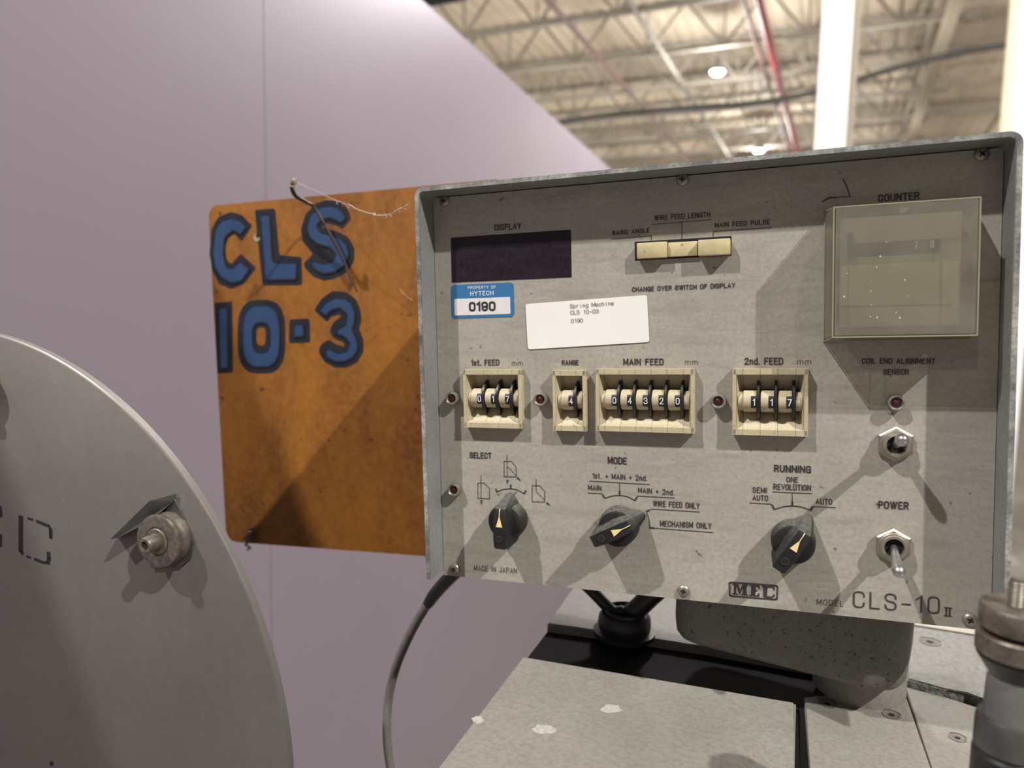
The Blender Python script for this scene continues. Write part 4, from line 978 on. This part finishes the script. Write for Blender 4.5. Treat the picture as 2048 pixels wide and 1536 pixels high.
# pedestal casting
ZQ = CAMZ-.205
a = atz(1358, 1285, ZQ); b = atz(1768, 1392, ZQ)
a2 = Vector((a.x, a.y)); b2 = Vector((b.x, b.y)); dd = (b2-a2).normalized(); nn = Vector((-dd.y, dd.x))
if nn.y < 0: nn = -nn
q0 = Vector(tz(1328, 1262, ZQ)); q1 = Vector(tz(1812, 1405, ZQ))
pA_ = a2-dd*.008; pB_ = b2+dd*.010
poly = [tuple(pA_), tuple(pB_), tuple(pB_+nn*.075), tuple(pA_+nn*.075)]
poly = round_poly(poly, [.020,.020,.02,.02], 8)
zc = BOX @ Vector((.16, .03, FZ0)); ZTOP = zc.z+.0002
cxp = sum(p[0] for p in poly)/len(poly); cyp = sum(p[1] for p in poly)/len(poly)
bm = BM(); rings = []
for z_, k in ((ZTOP, 1.0), (ZQ+.012, 1.0), (ZQ+.004, .985), (ZQ+.001, .95), (ZQ, .90)):
    rings.append([bm.verts.new((cxp+(p[0]-cxp)*k, cyp+(p[1]-cyp)*k, z_)) for p in poly])
for A, B in zip(rings, rings[1:]):
    n = len(A)
    for i in range(n): bm.faces.new((A[i], B[i], B[(i+1)%n], A[(i+1)%n]))
bm.faces.new(rings[0]); bm.faces.new(rings[-1])
PD = prop(obj('pedestal_casting', bm, M['casting'], None, sharp=50), 'rough pitted grey casting carrying the control box from below', 'pedestal')
bm = BM(); cq = pB_-dd*.027+nn*.046
lathe(bm, (cq.x, cq.y, ZP-.0005), (0,0,1), [(.026,0),(.026,.010),(.025,.0210)], 48)
prop(obj('pivot_collar', bm, M['plate'], None), 'pale round pivot collar between the pitted casting and the bed', 'collar')

# ================================================================ GREY CABLE
yc = BOX @ Vector((.02, .03, -.2))
cpx = [(915,1140,.030),(890,1165,.035),(868,1190,.04),(838,1235,.045),(812,1285,.05),(790,1340,.055),(778,1395,.06),(774,1450,.06),(776,1500,.06),(786,1560,.06),(805,1650,.06),(830,1760,.06)]
def LC(px, py, y): q = L(px, py, -y); return Vector((q[0], y, q[1]))
CBL = empty('control_cable', mat=BOX); prop(CBL, 'dusty grey cable curving down from the lower left corner of the control box', 'cable')
P = [LC(*c) for c in cpx]
low = BI @ Vector((-.35, .55, .02)); mid_ = BI @ Vector((-.28, .50, .55))
bm = BM(); tube(bm, P[1:]+[mid_, low], .0033, 14, smooth=5); obj('grey_sheath', bm, M['cable'], CBL)
bm = BM(); tube(bm, [P[0], P[1], P[2], P[2]+(P[3]-P[2])*.4], [.0046,.0046,.0044,.0037], 14, smooth=4); obj('black_sleeve', bm, M['rubber'], CBL)

# ================================================================ CLAMP BOLT, right foreground
CYB = .312
def ring_at(px, py): return aty(px, py, CYB)
ax = aty(2040, 1250, CYB); 
def zat(py): return aty(2040, py, CYB).z
sc_ = abs(aty(2140, 1250, CYB).x-aty(2040, 1250, CYB).x)/100
print('clamp scale m/px', sc_, 'pos', ax)
KB = empty('clamp_stud', loc=(ax.x, ax.y, 0)); prop(KB, 'threaded steel stud with two round washers standing at the right edge', 'clamp bolt')
zz = zat
axp = [2024, 2032, 2042]
bm = BM()
pr = []; n_t = 12; z0_, z1_ = zz(1238), zz(1163)
for k in range(n_t*2+1):
    t_ = k/(n_t*2); pr.append((20*sc_ if k % 2 else 16.5*sc_, z0_+(z1_-z0_)*t_))
pr += [(16*sc_, z1_+.0012), (0, z1_+.0013)]
lathe(bm, (-12*sc_,0,0), (0,0,1), pr, 28); obj('threaded_stud', bm, M['boltsteel'], KB, sharp=60)
bm = BM(); lathe(bm, (0,0,0), (0,0,1), [(86*sc_, zz(1258)),(90*sc_, zz(1253)),(90*sc_, zz(1217)),(86*sc_, zz(1212)),(10*sc_, zz(1212))], 64); obj('top_washer', bm, M['boltsteel'], KB)
bm = BM(); lathe(bm, (0,0,0), (0,0,1), [(70*sc_, zz(1272)),(70*sc_, zz(1258))], 48); obj('washer_gap_ring', bm, M['hole'], KB)
bm = BM(); lathe(bm, (0,0,0), (0,0,1), [(80*sc_, zz(1316)),(92*sc_, zz(1307)),(93*sc_, zz(1272)),(88*sc_, zz(1268))], 64); obj('lower_washer', bm, M['boltsteel'], KB)
bm = BM(); lathe(bm, (0,0,0), (0,0,1), [(50*sc_, zz(1362)),(60*sc_, zz(1350)),(88*sc_, zz(1316))], 64); obj('cone_seat', bm, M['darksteel'], KB)
bm = BM(); lathe(bm, (0,0,0), (0,0,1), [(64*sc_, zz(1440)),(60*sc_, zz(1362)),(52*sc_, zz(1352))], 64); obj('clear_sleeve', bm, mat('greyish_sleeve', (.13,.125,.12), .25, .3, cloud=(60,(.22,.21,.2),.6)), KB)
bm = BM(); lathe(bm, (0,0,0), (0,0,1), [(78*sc_, zz(1500)),(78*sc_, zz(1447)),(74*sc_, zz(1437)),(40*sc_, zz(1436))], 64); obj('lower_collar', bm, M['darksteel'], KB)
zb_ = ZP-.001
bm = BM(); lathe(bm, (0,0,0), (0,0,1), [(80*sc_, zb_),(80*sc_, zz(1512)),(72*sc_, zz(1507)),(72*sc_, zz(1500))], 64); obj('base_socket', bm, M['black'], KB)
